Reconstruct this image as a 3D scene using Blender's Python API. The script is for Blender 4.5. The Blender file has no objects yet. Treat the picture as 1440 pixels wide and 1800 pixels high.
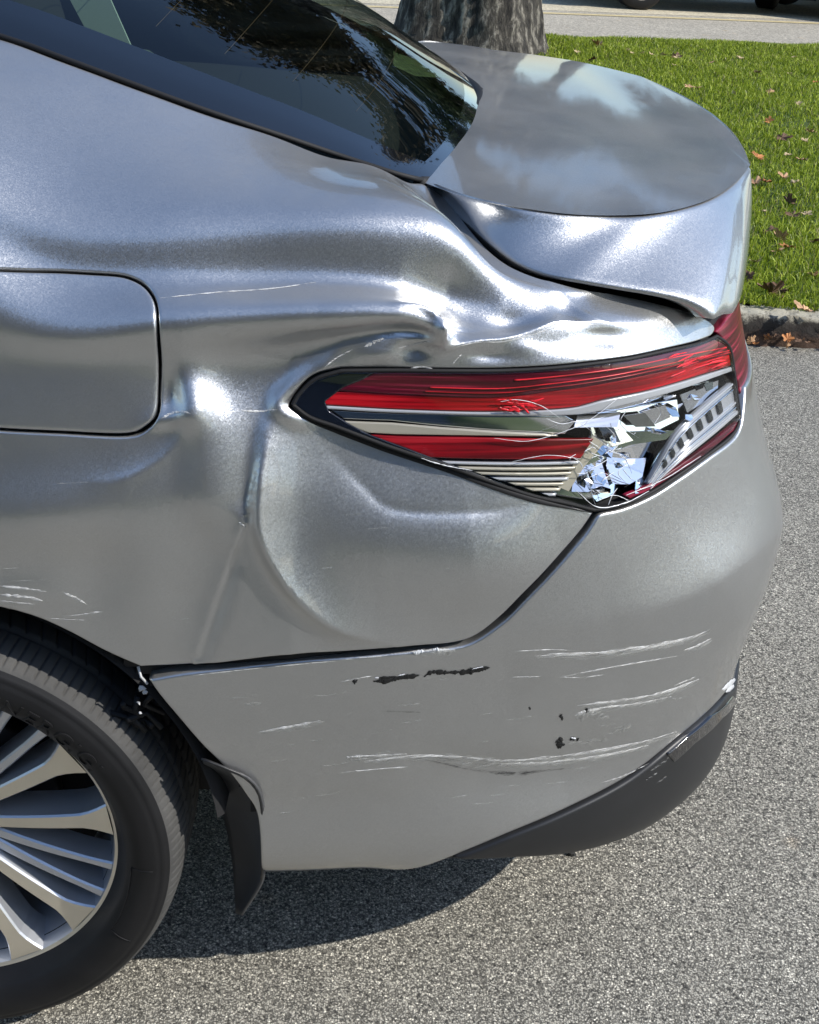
import bpy, bmesh, math, random
import numpy as np
from mathutils import Vector, Matrix
from mathutils.bvhtree import BVHTree
from mathutils.geometry import delaunay_2d_cdt

SC = bpy.context.scene
COL = SC.collection
R = math.radians

# ---------------------------------------------------------------- camera
CAM_POS = np.array([0.49545, -1.18477, 1.44477])
YAW, PITCH, ROLL, FOC = 0.0643352, 0.4818769, 0.0725608, 2199.27
FW = np.array([math.sin(YAW)*math.cos(PITCH), math.cos(YAW)*math.cos(PITCH), -math.sin(PITCH)])
_r = np.cross(FW, [0, 0, 1]); _r /= np.linalg.norm(_r); _u = np.cross(_r, FW)
RT = _r*math.cos(ROLL)+_u*math.sin(ROLL)
UP = -_r*math.sin(ROLL)+_u*math.cos(ROLL)
cd = bpy.data.cameras.new('camera')
cam = bpy.data.objects.new('camera', cd); COL.objects.link(cam)
cd.sensor_fit = 'HORIZONTAL'; cd.sensor_width = 36.0; cd.lens = 36.0*FOC/1440.0
cd.clip_start = 0.02; cd.clip_end = 500
M = Matrix(((RT[0], UP[0], -FW[0], CAM_POS[0]), (RT[1], UP[1], -FW[1], CAM_POS[1]), (RT[2], UP[2], -FW[2], CAM_POS[2]), (0, 0, 0, 1)))
cam.matrix_world = M
SC.camera = cam

# ---------------------------------------------------------------- world, sun, exposure
SUN = np.array([1.02, -0.36, 1.0]); SUN /= np.linalg.norm(SUN)
el = math.asin(SUN[2]); az = math.atan2(SUN[0], SUN[1])       # azimuth from +Y towards +X
w = bpy.data.worlds.new('World'); SC.world = w; w.use_nodes = True
nt = w.node_tree; bg = nt.nodes['Background']
sky = nt.nodes.new('ShaderNodeTexSky'); sky.sky_type = 'NISHITA'; sky.sun_disc = False
sky.sun_elevation = el; sky.sun_rotation = az; sky.altitude = 100; sky.air_density = 1.1; sky.dust_density = 0.6; sky.ozone_density = 3.5
nt.links.new(sky.outputs[0], bg.inputs[0]); bg.inputs[1].default_value = 0.15
ld = bpy.data.lights.new('sun', 'SUN'); ld.energy = 3.6; ld.angle = R(0.53); ld.color = (1.0, 0.955, 0.88)
so = bpy.data.objects.new('sun', ld); COL.objects.link(so)
so.rotation_euler = Vector(-SUN).to_track_quat('-Z', 'Y').to_euler(); so.location = (3, -3, 8)
SC.view_settings.view_transform = 'Standard'; SC.view_settings.look = 'None'
SC.view_settings.exposure = 0.45; SC.view_settings.gamma = 1.0; SC.view_settings.use_curve_mapping = False
SC.cycles.max_bounces = 8; SC.cycles.transparent_max_bounces = 16
SC.cycles.caustics_reflective = False; SC.cycles.caustics_refractive = False
SC.cycles.sample_clamp_indirect = 8

def proj(P):
    P = np.atleast_2d(P); d = P-CAM_POS; z = d@FW
    return np.stack([720+FOC*(d@RT)/z, 900-FOC*(d@UP)/z], 1)
def pray(u, v):
    d = FW+RT*(u-720)/FOC+UP*(900-v)/FOC
    return d/np.linalg.norm(d)
def hit(q, ax, val):
    d = pray(*q[:2]); t = (val-CAM_POS[ax])/d[ax]; return CAM_POS+d*t

rng = np.random.default_rng(7)
random.seed(7)

# ---------------------------------------------------------------- object helpers
def mesh_np(name, V, F, smooth=True):
    """F: (n,3) or (n,4) array, or list of arrays"""
    me = bpy.data.meshes.new(name)
    V = np.asarray(V, dtype=np.float32)
    Fs = F if isinstance(F, list) else [F]
    Fs = [np.asarray(f, dtype=np.int32) for f in Fs if len(f)]
    me.vertices.add(len(V)); me.vertices.foreach_set('co', V.ravel())
    nl = sum(f.size for f in Fs); nf = sum(len(f) for f in Fs)
    me.loops.add(nl); me.polygons.add(nf)
    me.loops.foreach_set('vertex_index', np.concatenate([f.ravel() for f in Fs]))
    tot = np.concatenate([np.full(len(f), f.shape[1], np.int32) for f in Fs])
    st = np.concatenate([[0], np.cumsum(tot)[:-1]]).astype(np.int32)
    me.polygons.foreach_set('loop_start', st)
    me.polygons.foreach_set('use_smooth', np.full(nf, smooth))
    me.update(calc_edges=True); me.validate()
    return me
def link(name, me, mat=None, parent=None, **props):
    o = bpy.data.objects.new(name, me); COL.objects.link(o)
    if mat is not None: me.materials.clear(); me.materials.append(mat)
    if parent is not None: o.parent = parent
    for k, v in props.items(): o[k] = v
    return o
def empty(name, loc=(0, 0, 0), rotz=0, **props):
    o = bpy.data.objects.new(name, None); COL.objects.link(o); o.location = loc; o.rotation_euler = (0, 0, rotz)
    for k, v in props.items(): o[k] = v
    return o
class MB:
    def __init__(s): s.V = []; s.F3 = []; s.F4 = []; s.n = 0
    def add(s, V, F):
        V = np.asarray(V, float).reshape(-1, 3)
        for f in F:
            (s.F4 if len(f) == 4 else s.F3).append([i+s.n for i in f])
        s.V.append(V); s.n += len(V)
    def grid(s, G, close_u=False, close_v=False):
        G = np.asarray(G, float); a, b = G.shape[:2]
        I = np.arange(a*b).reshape(a, b)+s.n
        if close_u: I = np.vstack([I, I[:1]])
        if close_v: I = np.hstack([I, I[:, :1]])
        q = np.stack([I[:-1, :-1], I[:-1, 1:], I[1:, 1:], I[1:, :-1]], -1).reshape(-1, 4)
        s.F4 += q.tolist(); s.V.append(G.reshape(-1, 3)); s.n += a*b
    def box(s, c, d, rot=None):
        c = np.array(c); d = np.array(d)/2
        V = np.array([[x, y, z] for z in (-1, 1) for y in (-1, 1) for x in (-1, 1)])*d
        if rot is not None: V = V@np.asarray(rot).T
        s.add(V+c, [(0, 2, 3, 1), (4, 5, 7, 6), (0, 1, 5, 4), (2, 6, 7, 3), (0, 4, 6, 2), (1, 3, 7, 5)])
    def tube(s, P, r, n=8, caps=True):
        P = np.asarray(P, float); r = np.broadcast_to(r, (len(P),))
        T = np.gradient(P, axis=0); T /= np.linalg.norm(T, axis=1)[:, None]+1e-12
        ref = np.array([0, 0, 1.0]) if abs(T[0][2]) < .9 else np.array([1.0, 0, 0])
        G = []
        for i in range(len(P)):
            a = np.cross(T[i], ref); a /= np.linalg.norm(a)+1e-12; b = np.cross(T[i], a); ref = np.cross(a, T[i])
            th = np.arange(n)/n*2*math.pi
            G.append(P[i]+r[i]*(np.cos(th)[:, None]*a+np.sin(th)[:, None]*b))
        n0 = s.n; s.grid(np.array(G), close_v=True)
        if caps:
            s.add([P[0], P[-1]], [])
            for k in range(n):
                s.F3.append([s.n-2, n0+(k+1) % n, n0+k]); e = n0+(len(P)-1)*n; s.F3.append([s.n-1, e+k, e+(k+1) % n])
    def mesh(s, name, smooth=True):
        return mesh_np(name, np.concatenate(s.V), [np.array(s.F3, np.int32).reshape(-1, 3), np.array(s.F4, np.int32).reshape(-1, 4)], smooth)

def catmull(P, n, closed=False):
    """points sampled along a centripetal-ish Catmull-Rom, uniform in arc length"""
    P = np.asarray(P, float)
    if closed: Q = np.vstack([P[-1], P, P[0], P[1]])
    else: Q = np.vstack([2*P[0]-P[1], P, 2*P[-1]-P[-2]])
    out = []
    for i in range(1, len(Q)-2):
        t = np.linspace(0, 1, 24, endpoint=False)[:, None]
        p0, p1, p2, p3 = Q[i-1:i+3]
        out.append(.5*((2*p1)+(-p0+p2)*t+(2*p0-5*p1+4*p2-p3)*t**2+(-p0+3*p1-3*p2+p3)*t**3))
    out = np.vstack(out+[Q[-2][None]])
    if n is None: return out
    d = np.r_[0, np.cumsum(np.linalg.norm(np.diff(out, axis=0), axis=1))]
    x = np.linspace(0, d[-1], n)
    return np.stack([np.interp(x, d, out[:, k]) for k in range(P.shape[1])], 1)
def loft(rows, n, m):
    """rows of 3D points -> smooth grid (m across rows, n along)"""
    A = np.array([catmull(r, n) for r in rows])
    return np.stack([catmull(A[:, j], m) for j in range(n)], 1)

# ---------------------------------------------------------------- materials
def mat(name):
    m = bpy.data.materials.new(name); m.use_nodes = True
    return m, m.node_tree.nodes, m.node_tree.links, m.node_tree.nodes['Principled BSDF']
def simple(name, col, rough=.5, metal=0, coat=0, coatr=.05, spec=.5, bump=None, var=0, sheen=0):
    m, N, L, p = mat(name)
    p.inputs['Base Color'].default_value = (*col, 1); p.inputs['Roughness'].default_value = rough
    p.inputs['Metallic'].default_value = metal; p.inputs['Coat Weight'].default_value = coat
    p.inputs['Coat Roughness'].default_value = coatr; p.inputs['Specular IOR Level'].default_value = spec
    if bump or var:
        tc = N.new('ShaderNodeTexCoord'); nz = N.new('ShaderNodeTexNoise')
        nz.inputs['Scale'].default_value = bump[0] if bump else 30; nz.inputs['Detail'].default_value = 6
        L.new(tc.outputs['Object'], nz.inputs['Vector'])
        if bump:
            b = N.new('ShaderNodeBump'); b.inputs['Strength'].default_value = bump[1]; b.inputs['Distance'].default_value = bump[2]
            L.new(nz.outputs['Fac'], b.inputs['Height']); L.new(b.outputs[0], p.inputs['Normal'])
        if var:
            n2 = N.new('ShaderNodeTexNoise'); n2.inputs['Scale'].default_value = 14; n2.inputs['Detail'].default_value = 8
            L.new(tc.outputs['Object'], n2.inputs['Vector'])
            mr = N.new('ShaderNodeMapRange'); mr.inputs[1].default_value = .3; mr.inputs[2].default_value = .7
            mr.inputs[3].default_value = 1-var; mr.inputs[4].default_value = 1+var; L.new(n2.outputs['Fac'], mr.inputs[0])
            mx = N.new('ShaderNodeVectorMath'); mx.operation = 'SCALE'; mx.inputs[0].default_value = col; L.new(mr.outputs[0], mx.inputs['Scale'])
            L.new(mx.outputs[0], p.inputs['Base Color'])
    return m
def ramp(N, stops):
    r = N.new('ShaderNodeValToRGB'); e = r.color_ramp.elements
    e[0].position, e[0].color = stops[0][0], (*stops[0][1], 1)
    e[1].position, e[1].color = stops[-1][0], (*stops[-1][1], 1)
    for pos, c in stops[1:-1]:
        x = e.new(pos); x.color = (*c, 1)
    return r

def paint_material(name, dusty=0.0):
    m, N, L, p = mat(name)
    tc = N.new('ShaderNodeTexCoord')
    p.inputs['Metallic'].default_value = 0.92
    p.inputs['Coat Weight'].default_value = 1.0; p.inputs['Coat Roughness'].default_value = 0.03; p.inputs['Coat IOR'].default_value = 1.5
    # flakes
    def flake(scale, amt):
        v = N.new('ShaderNodeTexVoronoi'); v.inputs['Scale'].default_value = scale; L.new(tc.outputs['Object'], v.inputs['Vector'])
        s = N.new('ShaderNodeVectorMath'); s.operation = 'SUBTRACT'; s.inputs[1].default_value = (.5, .5, .5); L.new(v.outputs['Color'], s.inputs[0])
        k = N.new('ShaderNodeVectorMath'); k.operation = 'SCALE'; k.inputs['Scale'].default_value = amt; L.new(s.outputs[0], k.inputs[0])
        return k
    a = flake(800, .10); b = flake(2200, .14)
    g = N.new('ShaderNodeNewGeometry')
    s1 = N.new('ShaderNodeVectorMath'); L.new(a.outputs[0], s1.inputs[0]); L.new(b.outputs[0], s1.inputs[1])
    s2 = N.new('ShaderNodeVectorMath'); L.new(s1.outputs[0], s2.inputs[0]); L.new(g.outputs['Normal'], s2.inputs[1])
    nn = N.new('ShaderNodeVectorMath'); nn.operation = 'NORMALIZE'; L.new(s2.outputs[0], nn.inputs[0])
    L.new(nn.outputs[0], p.inputs['Normal'])
    # orange peel / dust on coat
    nz = N.new('ShaderNodeTexNoise'); nz.inputs['Scale'].default_value = 3.0; nz.inputs['Detail'].default_value = 9; nz.inputs['Roughness'].default_value = .65
    L.new(tc.outputs['Object'], nz.inputs['Vector'])
    mr = N.new('ShaderNodeMapRange'); mr.inputs[1].default_value = .35; mr.inputs[2].default_value = .75; mr.inputs[3].default_value = .335; mr.inputs[4].default_value = .405
    L.new(nz.outputs['Fac'], mr.inputs[0]); L.new(mr.outputs[0], p.inputs['Roughness'])
    cr = ramp(N, [(.3, (.505, .512, .52)), (.7, (.56, .563, .565))]); L.new(nz.outputs['Fac'], cr.inputs[0]); L.new(cr.outputs[0], p.inputs['Base Color'])
    m2 = N.new('ShaderNodeMapRange'); m2.inputs[1].default_value = .4; m2.inputs[2].default_value = .8; m2.inputs[3].default_value = .015; m2.inputs[4].default_value = .05
    L.new(nz.outputs['Fac'], m2.inputs[0]); L.new(m2.outputs[0], p.inputs['Coat Roughness'])
    # settled dust: dull, pale, only where the sheet faces the sky
    sz = N.new('ShaderNodeSeparateXYZ'); L.new(g.outputs['Normal'], sz.inputs[0])
    md = N.new('ShaderNodeMapRange'); md.interpolation_type = 'SMOOTHSTEP'; md.inputs[1].default_value = .78; md.inputs[2].default_value = 1.0; md.inputs[3].default_value = 0; md.inputs[4].default_value = 1; L.new(sz.outputs[2], md.inputs[0])
    dn = N.new('ShaderNodeTexNoise'); dn.inputs['Scale'].default_value = 7; dn.inputs['Detail'].default_value = 10; dn.inputs['Roughness'].default_value = .72; L.new(tc.outputs['Object'], dn.inputs['Vector'])
    dr = N.new('ShaderNodeMapRange'); dr.inputs[1].default_value = .35; dr.inputs[2].default_value = .7; dr.inputs[3].default_value = .10; dr.inputs[4].default_value = .34; L.new(dn.outputs['Fac'], dr.inputs[0])
    mu = N.new('ShaderNodeMath'); mu.operation = 'MULTIPLY'; L.new(md.outputs[0], mu.inputs[0]); L.new(dr.outputs[0], mu.inputs[1])
    df = N.new('ShaderNodeBsdfDiffuse'); df.inputs[0].default_value = (.30, .29, .27, 1)
    ms = N.new('ShaderNodeMixShader'); L.new(mu.outputs[0], ms.inputs[0]); L.new(p.outputs[0], ms.inputs[1]); L.new(df.outputs[0], ms.inputs[2]); L.new(ms.outputs[0], N['Material Output'].inputs[0])
    cm = N.new('ShaderNodeMath'); cm.operation = 'MULTIPLY_ADD'; cm.inputs[1].default_value = .045; L.new(md.outputs[0], cm.inputs[0]); L.new(m2.outputs[0], cm.inputs[2]); L.new(cm.outputs[0], p.inputs['Coat Roughness'])
    return m
def schlick(N, L, f0=.04):
    lw = N.new('ShaderNodeLayerWeight'); lw.inputs[0].default_value = .5
    pw = N.new('ShaderNodeMath'); pw.operation = 'POWER'; pw.inputs[1].default_value = 5; L.new(lw.outputs['Facing'], pw.inputs[0])
    ma = N.new('ShaderNodeMath'); ma.operation = 'MULTIPLY_ADD'; ma.inputs[1].default_value = 1-f0; ma.inputs[2].default_value = f0; L.new(pw.outputs[0], ma.inputs[0]); return ma
PAINT = paint_material('silver_metallic_paint')
BLACK = simple('black_gap', (.006, .006, .007), .7)
PLASTIC = simple('charcoal_plastic', (.016, .0165, .018), .42, bump=(900, .25, .0004), var=.15)
RUBBER = simple('tyre_rubber', (.010, .010, .011), .55, spec=.3, bump=(400, .2, .0004), var=.25)
RUBBER_T = simple('tread_rubber', (.058, .057, .055), .8, bump=(260, .5, .0006), var=.3)
CHROME = simple('chrome', (.8, .81, .83), .05, 1)
ALLOY = simple('machined_alloy', (.78, .72, .60), .36, .75, coat=.6, coatr=.08, var=.06)
ALLOYG = simple('grey_alloy_paint', (.60, .62, .66), .38, .7, coat=.7, coatr=.06)
DARKM = simple('dark_metal', (.03, .03, .032), .5, .6)
print('materials ok')
# ================================================================ THE CAR BODY
# base surface: plan contour C(s), section profile (inset, z) over t; metres
CX = np.array([(-1.3, .012), (-.9, .004), (-.4, 0), (0, 0), (.3, 0), (.48, .006), (.63, .022), (.76, .05), (.87, .097), (.965, .165), (1.037, .245), (1.085, .335), (1.118, .45), (1.142, .6), (1.154, .76), (1.156, .92), (1.154, 1.08)])
_c = catmull(CX, None); _d = np.r_[0, np.cumsum(np.linalg.norm(np.diff(_c, axis=0), axis=1))]
_k = np.argmin(abs(_c[:, 0])+abs(_c[:, 1])); _d -= _d[_k]           # s = 0 at the wheel axle
SMIN, SMAX = _d[0], _d[-1]
def contour(s): return np.stack([np.interp(s, _d, _c[:, 0]), np.interp(s, _d, _c[:, 1])], -1)
def s_of_x(x): return float(np.interp(x, _c[:_k+900, 0], _d[:_k+900])) if x < .6 else float(np.interp(x, _c[:, 0], _d))
TK = np.array([0, .045, .17, .35, .53, .65, .715, .775, .88, 1.10, 1.25])
# station: x-position s, then (inset, z) per key
ST = {
 -1.3: [(.10, .20), (.03, .24), (.012, .40), (0, .58), (0, .76), (.01, .90), (.03, .975), (.07, 1.04), (.15, 1.14), (.36, 1.36), (.46, 1.42)],
 -.5: [(.10, .22), (.03, .26), (.012, .42), (0, .60), (0, .78), (.008, .90), (.022, .975), (.06, 1.04), (.14, 1.13), (.38, 1.33), (.50, 1.40)],
 .0: [(.09, .24), (.03, .28), (.010, .42), (0, .60), (.005, .78), (.022, .90), (.034, .972), (.050, 1.062), (.092, 1.144), (.33, 1.240), (.55, 1.29)],
 .3: [(.06, .245), (.025, .285), (.008, .42), (0, .60), (.006, .78), (.024, .90), (.034, .970), (.048, 1.055), (.082, 1.120), (.31, 1.168), (.55, 1.20)],
 .58: [(.06, .245), (.025, .285), (.006, .42), (0, .60), (.007, .78), (.024, .89), (.033, .955), (.047, 1.036), (.092, 1.090), (.32, 1.108), (.5, 1.13)],
 .80: [(.035, .240), (.012, .280), (.004, .42), (0, .60), (.008, .78), (.024, .885), (.036, .95), (.056, .988), (.10, 1.025), (.25, 1.055), (.4, 1.07)],
 1.00: [(.028, .225), (.004, .268), (.002, .42), (-.004, .62), (.014, .78), (.032, .885), (.047, .945), (.06, .975), (.085, 1.005), (.20, 1.03), (.3, 1.04)],
 1.20: [(.03, .215), (.0, .258), (.005, .42), (-.004, .63), (.024, .77), (.052, .87), (.075, .94), (.085, .97), (.10, .99), (.18, 1.00), (.28, 1.01)],
 1.90: [(.03, .215), (.0, .258), (.005, .42), (-.004, .63), (.026, .76), (.057, .86), (.085, .94), (.095, .97), (.11, .99), (.18, 1.00), (.28, 1.01)],
}
def _hermite(xk, Y, x):
    """monotone-ish C1 interpolation of Y (rows = keys) at x"""
    x = np.clip(x, xk[0], xk[-1]-1e-9); h = np.diff(xk)
    dl = np.diff(Y, axis=0)/h.reshape(-1, *[1]*(Y.ndim-1))
    m = np.empty_like(Y); m[0] = dl[0]; m[-1] = dl[-1]
    w = (h[1:]/(h[1:]+h[:-1])).reshape(-1, *[1]*(Y.ndim-1)); m[1:-1] = dl[:-1]*w+dl[1:]*(1-w)
    i = np.clip(np.searchsorted(xk, x, side='right')-1, 0, len(h)-1)
    sh = (-1,)+(1,)*(Y.ndim-1)
    H = h[i].reshape(sh); u = ((x-xk[i])/h[i]).reshape(sh)
    return Y[i]*(2*u**3-3*u**2+1)+m[i]*H*(u**3-2*u**2+u)+Y[i+1]*(-2*u**3+3*u**2)+m[i+1]*H*(u**3-u**2)
TK_OLD = TK; TK = np.array([0, .045, .17, .35, .53, .65, .715, .765, .87, .925, 1.10, 1.25])
ST = {k: _hermite(TK_OLD, np.array(v, float), TK) for k, v in ST.items() if not (.1 < k < .9)}
# folded-in shoulder: section points measured in the photo as (pixel row, depth y) at a few columns
FOLD = {100: [(640, .036), (590, .034), (468, .080), (400, .096), (104, .33), (60, .45)], 300: [(640, .040), (575, .036), (478, .086), (405, .102), (178, .31), (140, .44)],
        450: [(650, .045), (568, .040), (480, .096), (400, .110), (230, .31), (200, .44)], 600: [(650, .048), (562, .042), (480, .100), (396, .112), (280, .32), (260, .45)],
        720: [(650, .052), (560, .055), (492, .104), (400, .118), (312, .33), (300, .45)], 820: [(648, .056), (585, .068), (520, .112), (430, .122), (382, .27), (372, .40)],
        900: [(645, .064), (600, .080), (545, .114), (494, .128), (468, .20), (460, .32)], 1000: [(643, .074), (600, .090), (560, .112), (525, .134), (500, .175), (492, .30)]}
for u_, pts in FOLD.items():
    P_ = np.array([hit((u_, v_), 1, y_) for v_, y_ in pts]); cy = np.interp(P_[:, 0], _c[:_k+1500, 0], _c[:_k+1500, 1])
    P_[4, 2] += .016 if u_ in (720, 820) else .008; P_[5, 2] = P_[4, 2]+.03
    low = np.array([(.06, .245), (.022, .285), (.008, .42), (0, .60), (.006, .78), (.024, .895)])
    if u_ > 800: low[:2] = [(.045, .242), (.016, .282)]
    ST[s_of_x(float(P_[1, 0]))] = np.vstack([low, np.stack([P_[:, 1]-cy, P_[:, 2]], 1)])
    print('fold', u_, round(s_of_x(float(P_[1, 0])), 3), (P_[:, 2]).round(3).tolist())
_sk = np.array(sorted(ST)); _sv = np.array([ST[k] for k in _sk])          # (ns, 12, 2)
NS, NT = 1100, 440
SG = np.linspace(SMIN, 1.9, NS); TG = np.linspace(0, 1.25, NT)
SG = SG[SG < SMAX-1e-3]; NS = len(SG)
_prof = _hermite(_sk, _sv, SG)                                             # (NS, 11, 2)
_pt = np.stack([_hermite(TK, _prof[i], TG) for i in range(NS)])            # (NS, NT, 2)
_cc = contour(SG); _tan = np.gradient(_cc, axis=0); _tan /= np.linalg.norm(_tan, axis=1)[:, None]
_in = np.stack([-_tan[:, 1], _tan[:, 0]], 1)                                # inward normal (to +y on the side)
def smooth1(A, k, axis):
    ker = np.exp(-np.linspace(-2, 2, 2*k+1)**2); ker /= ker.sum()
    P = np.concatenate([np.repeat(np.take(A, [0], axis), k, axis), A, np.repeat(np.take(A, [-1], axis), k, axis)], axis)
    return np.apply_along_axis(lambda v: np.convolve(v, ker, 'valid'), axis, P)
_in = smooth1(_in, 13, 0); _in /= np.linalg.norm(_in, axis=1)[:, None]
BASE = np.zeros((NS, NT, 3)); BASE[..., :2] = _cc[:, None]+_in[:, None]*_pt[..., :1]; BASE[..., 2] = _pt[..., 1]
BASE = smooth1(smooth1(BASE, 7, 1), 16, 0)
def gnormals(G):
    n = np.cross(np.gradient(G, axis=0), np.gradient(G, axis=1)); return n/np.linalg.norm(n, axis=2)[..., None]
BN = gnormals(BASE)
if BN[NS//3, NT//2, 1] > 0: BN = -BN
BPX = proj(BASE.reshape(-1, 3)).reshape(NS, NT, 2)

# ---- shape tools for dents: everything lives on the sheet metal, amplitudes in mm outwards
def seg_field(U, V, P, n=60):
    """signed distance to a smooth polyline and parameter 0..1"""
    P = catmull(np.array(P, float), n); best = np.full(U.shape, 1e9); par = np.zeros(U.shape); sg = np.ones(U.shape)
    for i in range(n-1):
        a, b = P[i], P[i+1]; ab = b-a; L = ab@ab+1e-9
        t = np.clip(((U-a[0])*ab[0]+(V-a[1])*ab[1])/L, 0, 1)
        dx = U-a[0]-t*ab[0]; dy = V-a[1]-t*ab[1]; d = dx*dx+dy*dy; m = d < best
        best = np.where(m, d, best); par = np.where(m, (i+t)/(n-1), par); sg = np.where(m, np.sign(ab[0]*dy-ab[1]*dx), sg)
    return np.sqrt(best)*np.where(sg == 0, 1, sg), par
def ridge(U, V, P, amp, wl, wr, sharp=False):
    """wl: width to the left of travel (up, when going right), wr: to the right; amp = list along the path"""
    d, t = seg_field(U, V, P)
    a = np.interp(t, np.linspace(0, 1, len(amp)), amp)
    if np.ndim(wl): wl = np.interp(t, np.linspace(0, 1, len(wl)), wl)
    if np.ndim(wr): wr = np.interp(t, np.linspace(0, 1, len(wr)), wr)
    w = np.where(d < 0, wl, wr); x = abs(d)/w
    return a*(np.exp(-x*1.3) if sharp else np.exp(-x*x))
def bump(U, V, c, r, amp, rot=0):
    r = np.broadcast_to(r, 2); a = R(rot); x = (U-c[0])*math.cos(a)+(V-c[1])*math.sin(a); y = -(U-c[0])*math.sin(a)+(V-c[1])*math.cos(a)
    return amp*np.exp(-(x/r[0])**2-(y/r[1])**2)

def broad_dent(U, V):
    return bump(U, V, (690, 735), (300, 130), -14)
def quarter_dents(U, V):
    h = broad_dent(U, V)
    h += ridge(U, V, [(560, 556), (650, 552), (715, 556), (762, 578)], [0, 4, 9, 8], [30, 28, 22, 14], [24, 22, 18, 12])
    h += ridge(U, V, [(700, 500), (800, 520), (880, 525)], [0, -7, 0], 50, 30)
    h += ridge(U, V, [(322, 650), (400, 640), (480, 630), (560, 616), (640, 600), (700, 588), (752, 584)], [-2, -6, -9, -12, -12, -11, -8], [44, 40, 36, 30, 22, 16, 10], [60, 70, 60, 42, 26, 18, 12])
    # pulled point of the rib and the crumples behind it
    h += bump(U, V, (772, 588), (20, 26), 11, 20)
    h += bump(U, V, (730, 618), (36, 18), -7, -10)
    h += bump(U, V, (815, 575), (40, 24), -9, 15)
    h += ridge(U, V, [(785, 618), (830, 603), (880, 600), (935, 588), (990, 572), (1060, 568), (1110, 573)], [0, 5, 6, 6, 5, 3, 0], 26, 20)
    h += bump(U, V, (1000, 545), (34, 22), -8, 25)
    h += bump(U, V, (1060, 585), (42, 22), -6, 10)
    h += bump(U, V, (900, 570), (44, 18), -7, -8)
    h += bump(U, V, (860, 622), (36, 13), -4)
    h += bump(U, V, (925, 612), (30, 12), 3)
    h += bump(U, V, (680, 628), (40, 13), 3)
    h += ridge(U, V, [(690, 536), (735, 545), (764, 562), (778, 590), (776, 614)], [1, 7, 13, 12, 2], 10, 8, True)
    h += ridge(U, V, [(785, 612), (835, 600), (885, 598), (935, 586), (990, 570), (1080, 568)], [4, 6, 5, 6, 4, 1], 11, 8, True)
    h += ridge(U, V, [(570, 644), (600, 622), (650, 606), (700, 598), (755, 596)], [2, 4, 4, 4, 3], 9, 14, True)
    h += ridge(U, V, [(612, 640), (566, 650), (520, 676), (490, 706), (504, 730), (560, 752)], [0, 4, 6, 7, 6, 0], 13, 15)
    h += ridge(U, V, [(965, 500), (1005, 530), (1040, 560), (1100, 575)], [2, 4, 3, 0], 16, 16, True)
    # upright fold beside the fuel door, widening towards the arch
    h += ridge(U, V, [(318, 618), (330, 670), (350, 730), (366, 800), (376, 880), (400, 930)], [2, 7, 10, 10, 9, 5], [42, 46, 60, 70, 60, 50], [30, 30, 34, 40, 46, 40])
    h += ridge(U, V, [(428, 905), (404, 980), (378, 1050), (345, 1150)], [-3, -9, -12, -8], [16, 20, 22, 20], [130, 130, 120, 100])
    h += bump(U, V, (235, 1000), (75, 110), 6, -12)
    h += bump(U, V, (300, 735), (38, 16), 6, -12)
    h += bump(U, V, (300, 690), (18, 40), -5)
    # bulge below the fuel door and roll towards the arch
    h += bump(U, V, (60, 905), (230, 70), 13, -6)
    h += bump(U, V, (190, 1010), (60, 90), -7, 10)
    h += bump(U, V, (20, 1045), (95, 40), 6)
    # flat buckled panel under the lamp with a hard left-hand edge
    h += ridge(U, V, [(492, 700), (466, 760), (455, 850), (456, 935), (500, 1020), (575, 1092), (680, 1130)], [2, 6, 8, 8, 7, 5, 2], [70, 70, 60, 60, 60, 60, 50], [15, 14, 14, 15, 18, 22, 24])
    h += bump(U, V, (640, 800), (190, 110), -8, 8)
    h += ridge(U, V, [(560, 780), (640, 860), (700, 900), (860, 900), (960, 880)], [0, -2, -3, -3, 0], 40, 16, True)
    h += ridge(U, V, [(520, 960), (680, 975), (860, 965), (980, 940)], [0, 6, 7, 0], 80, 90)
    h += bump(U, V, (850, 1010), (150, 60), 4, -15)
    h += ridge(U, V, [(365, 1172), (480, 1160), (660, 1150)], [3, 12, 3], 105, 40)
    h += bump(U, V, (338, 712), (30, 40), 6.5)
    h += ridge(U, V, [(430, 915), (412, 965), (380, 1050), (346, 1150)], [7, 7, 7, 5], 8, 34, True)
    h += ridge(U, V, [(468, 760), (456, 850), (457, 935), (500, 1018), (575, 1088), (660, 1122)], [2, 6, 8, 8, 6, 2], 34, 8, True)
    h += ridge(U, V, [(150, 845), (220, 838), (290, 800), (330, 745)], [1, 4, 4, 2], 20, 34, True)
    # slow waviness of stretched metal
    h += 1.1*np.sin(U/83+1.3*np.sin(V/110))*np.sin(V/95+.7)*np.clip((V-520)/160, 0, 1)
    return h
def bumper_dents(U, V):
    h = broad_dent(U, V)*.6
    # shoulder of the corner: concave above a soft edge that fades forward
    d, t = seg_field(U, V, [(880, 1108), (1000, 1092), (1110, 1068), (1200, 1035), (1290, 975), (1350, 915), (1420, 840)])
    a = np.interp(t, [0, .3, .6, 1], [0, 8, 24, 30])
    h += a*np.where(d < 0, np.exp(-np.abs(d/np.interp(t, [0, 1], [60, 80]))**1.3), np.exp(-(d/260)**2))
    h += ridge(U, V, [(700, 1345), (850, 1362), (1000, 1345), (1120, 1300)], [0, -6, -8, 0], 34, 60)
    h += bump(U, V, (1010, 1290), (60, 40), -3)
    h += bump(U, V, (900, 1220), (120, 60), -2)
    h += 1.1*np.sin(U/120+1.3*np.sin(V/90))*np.sin(V/75)
    return h


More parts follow.
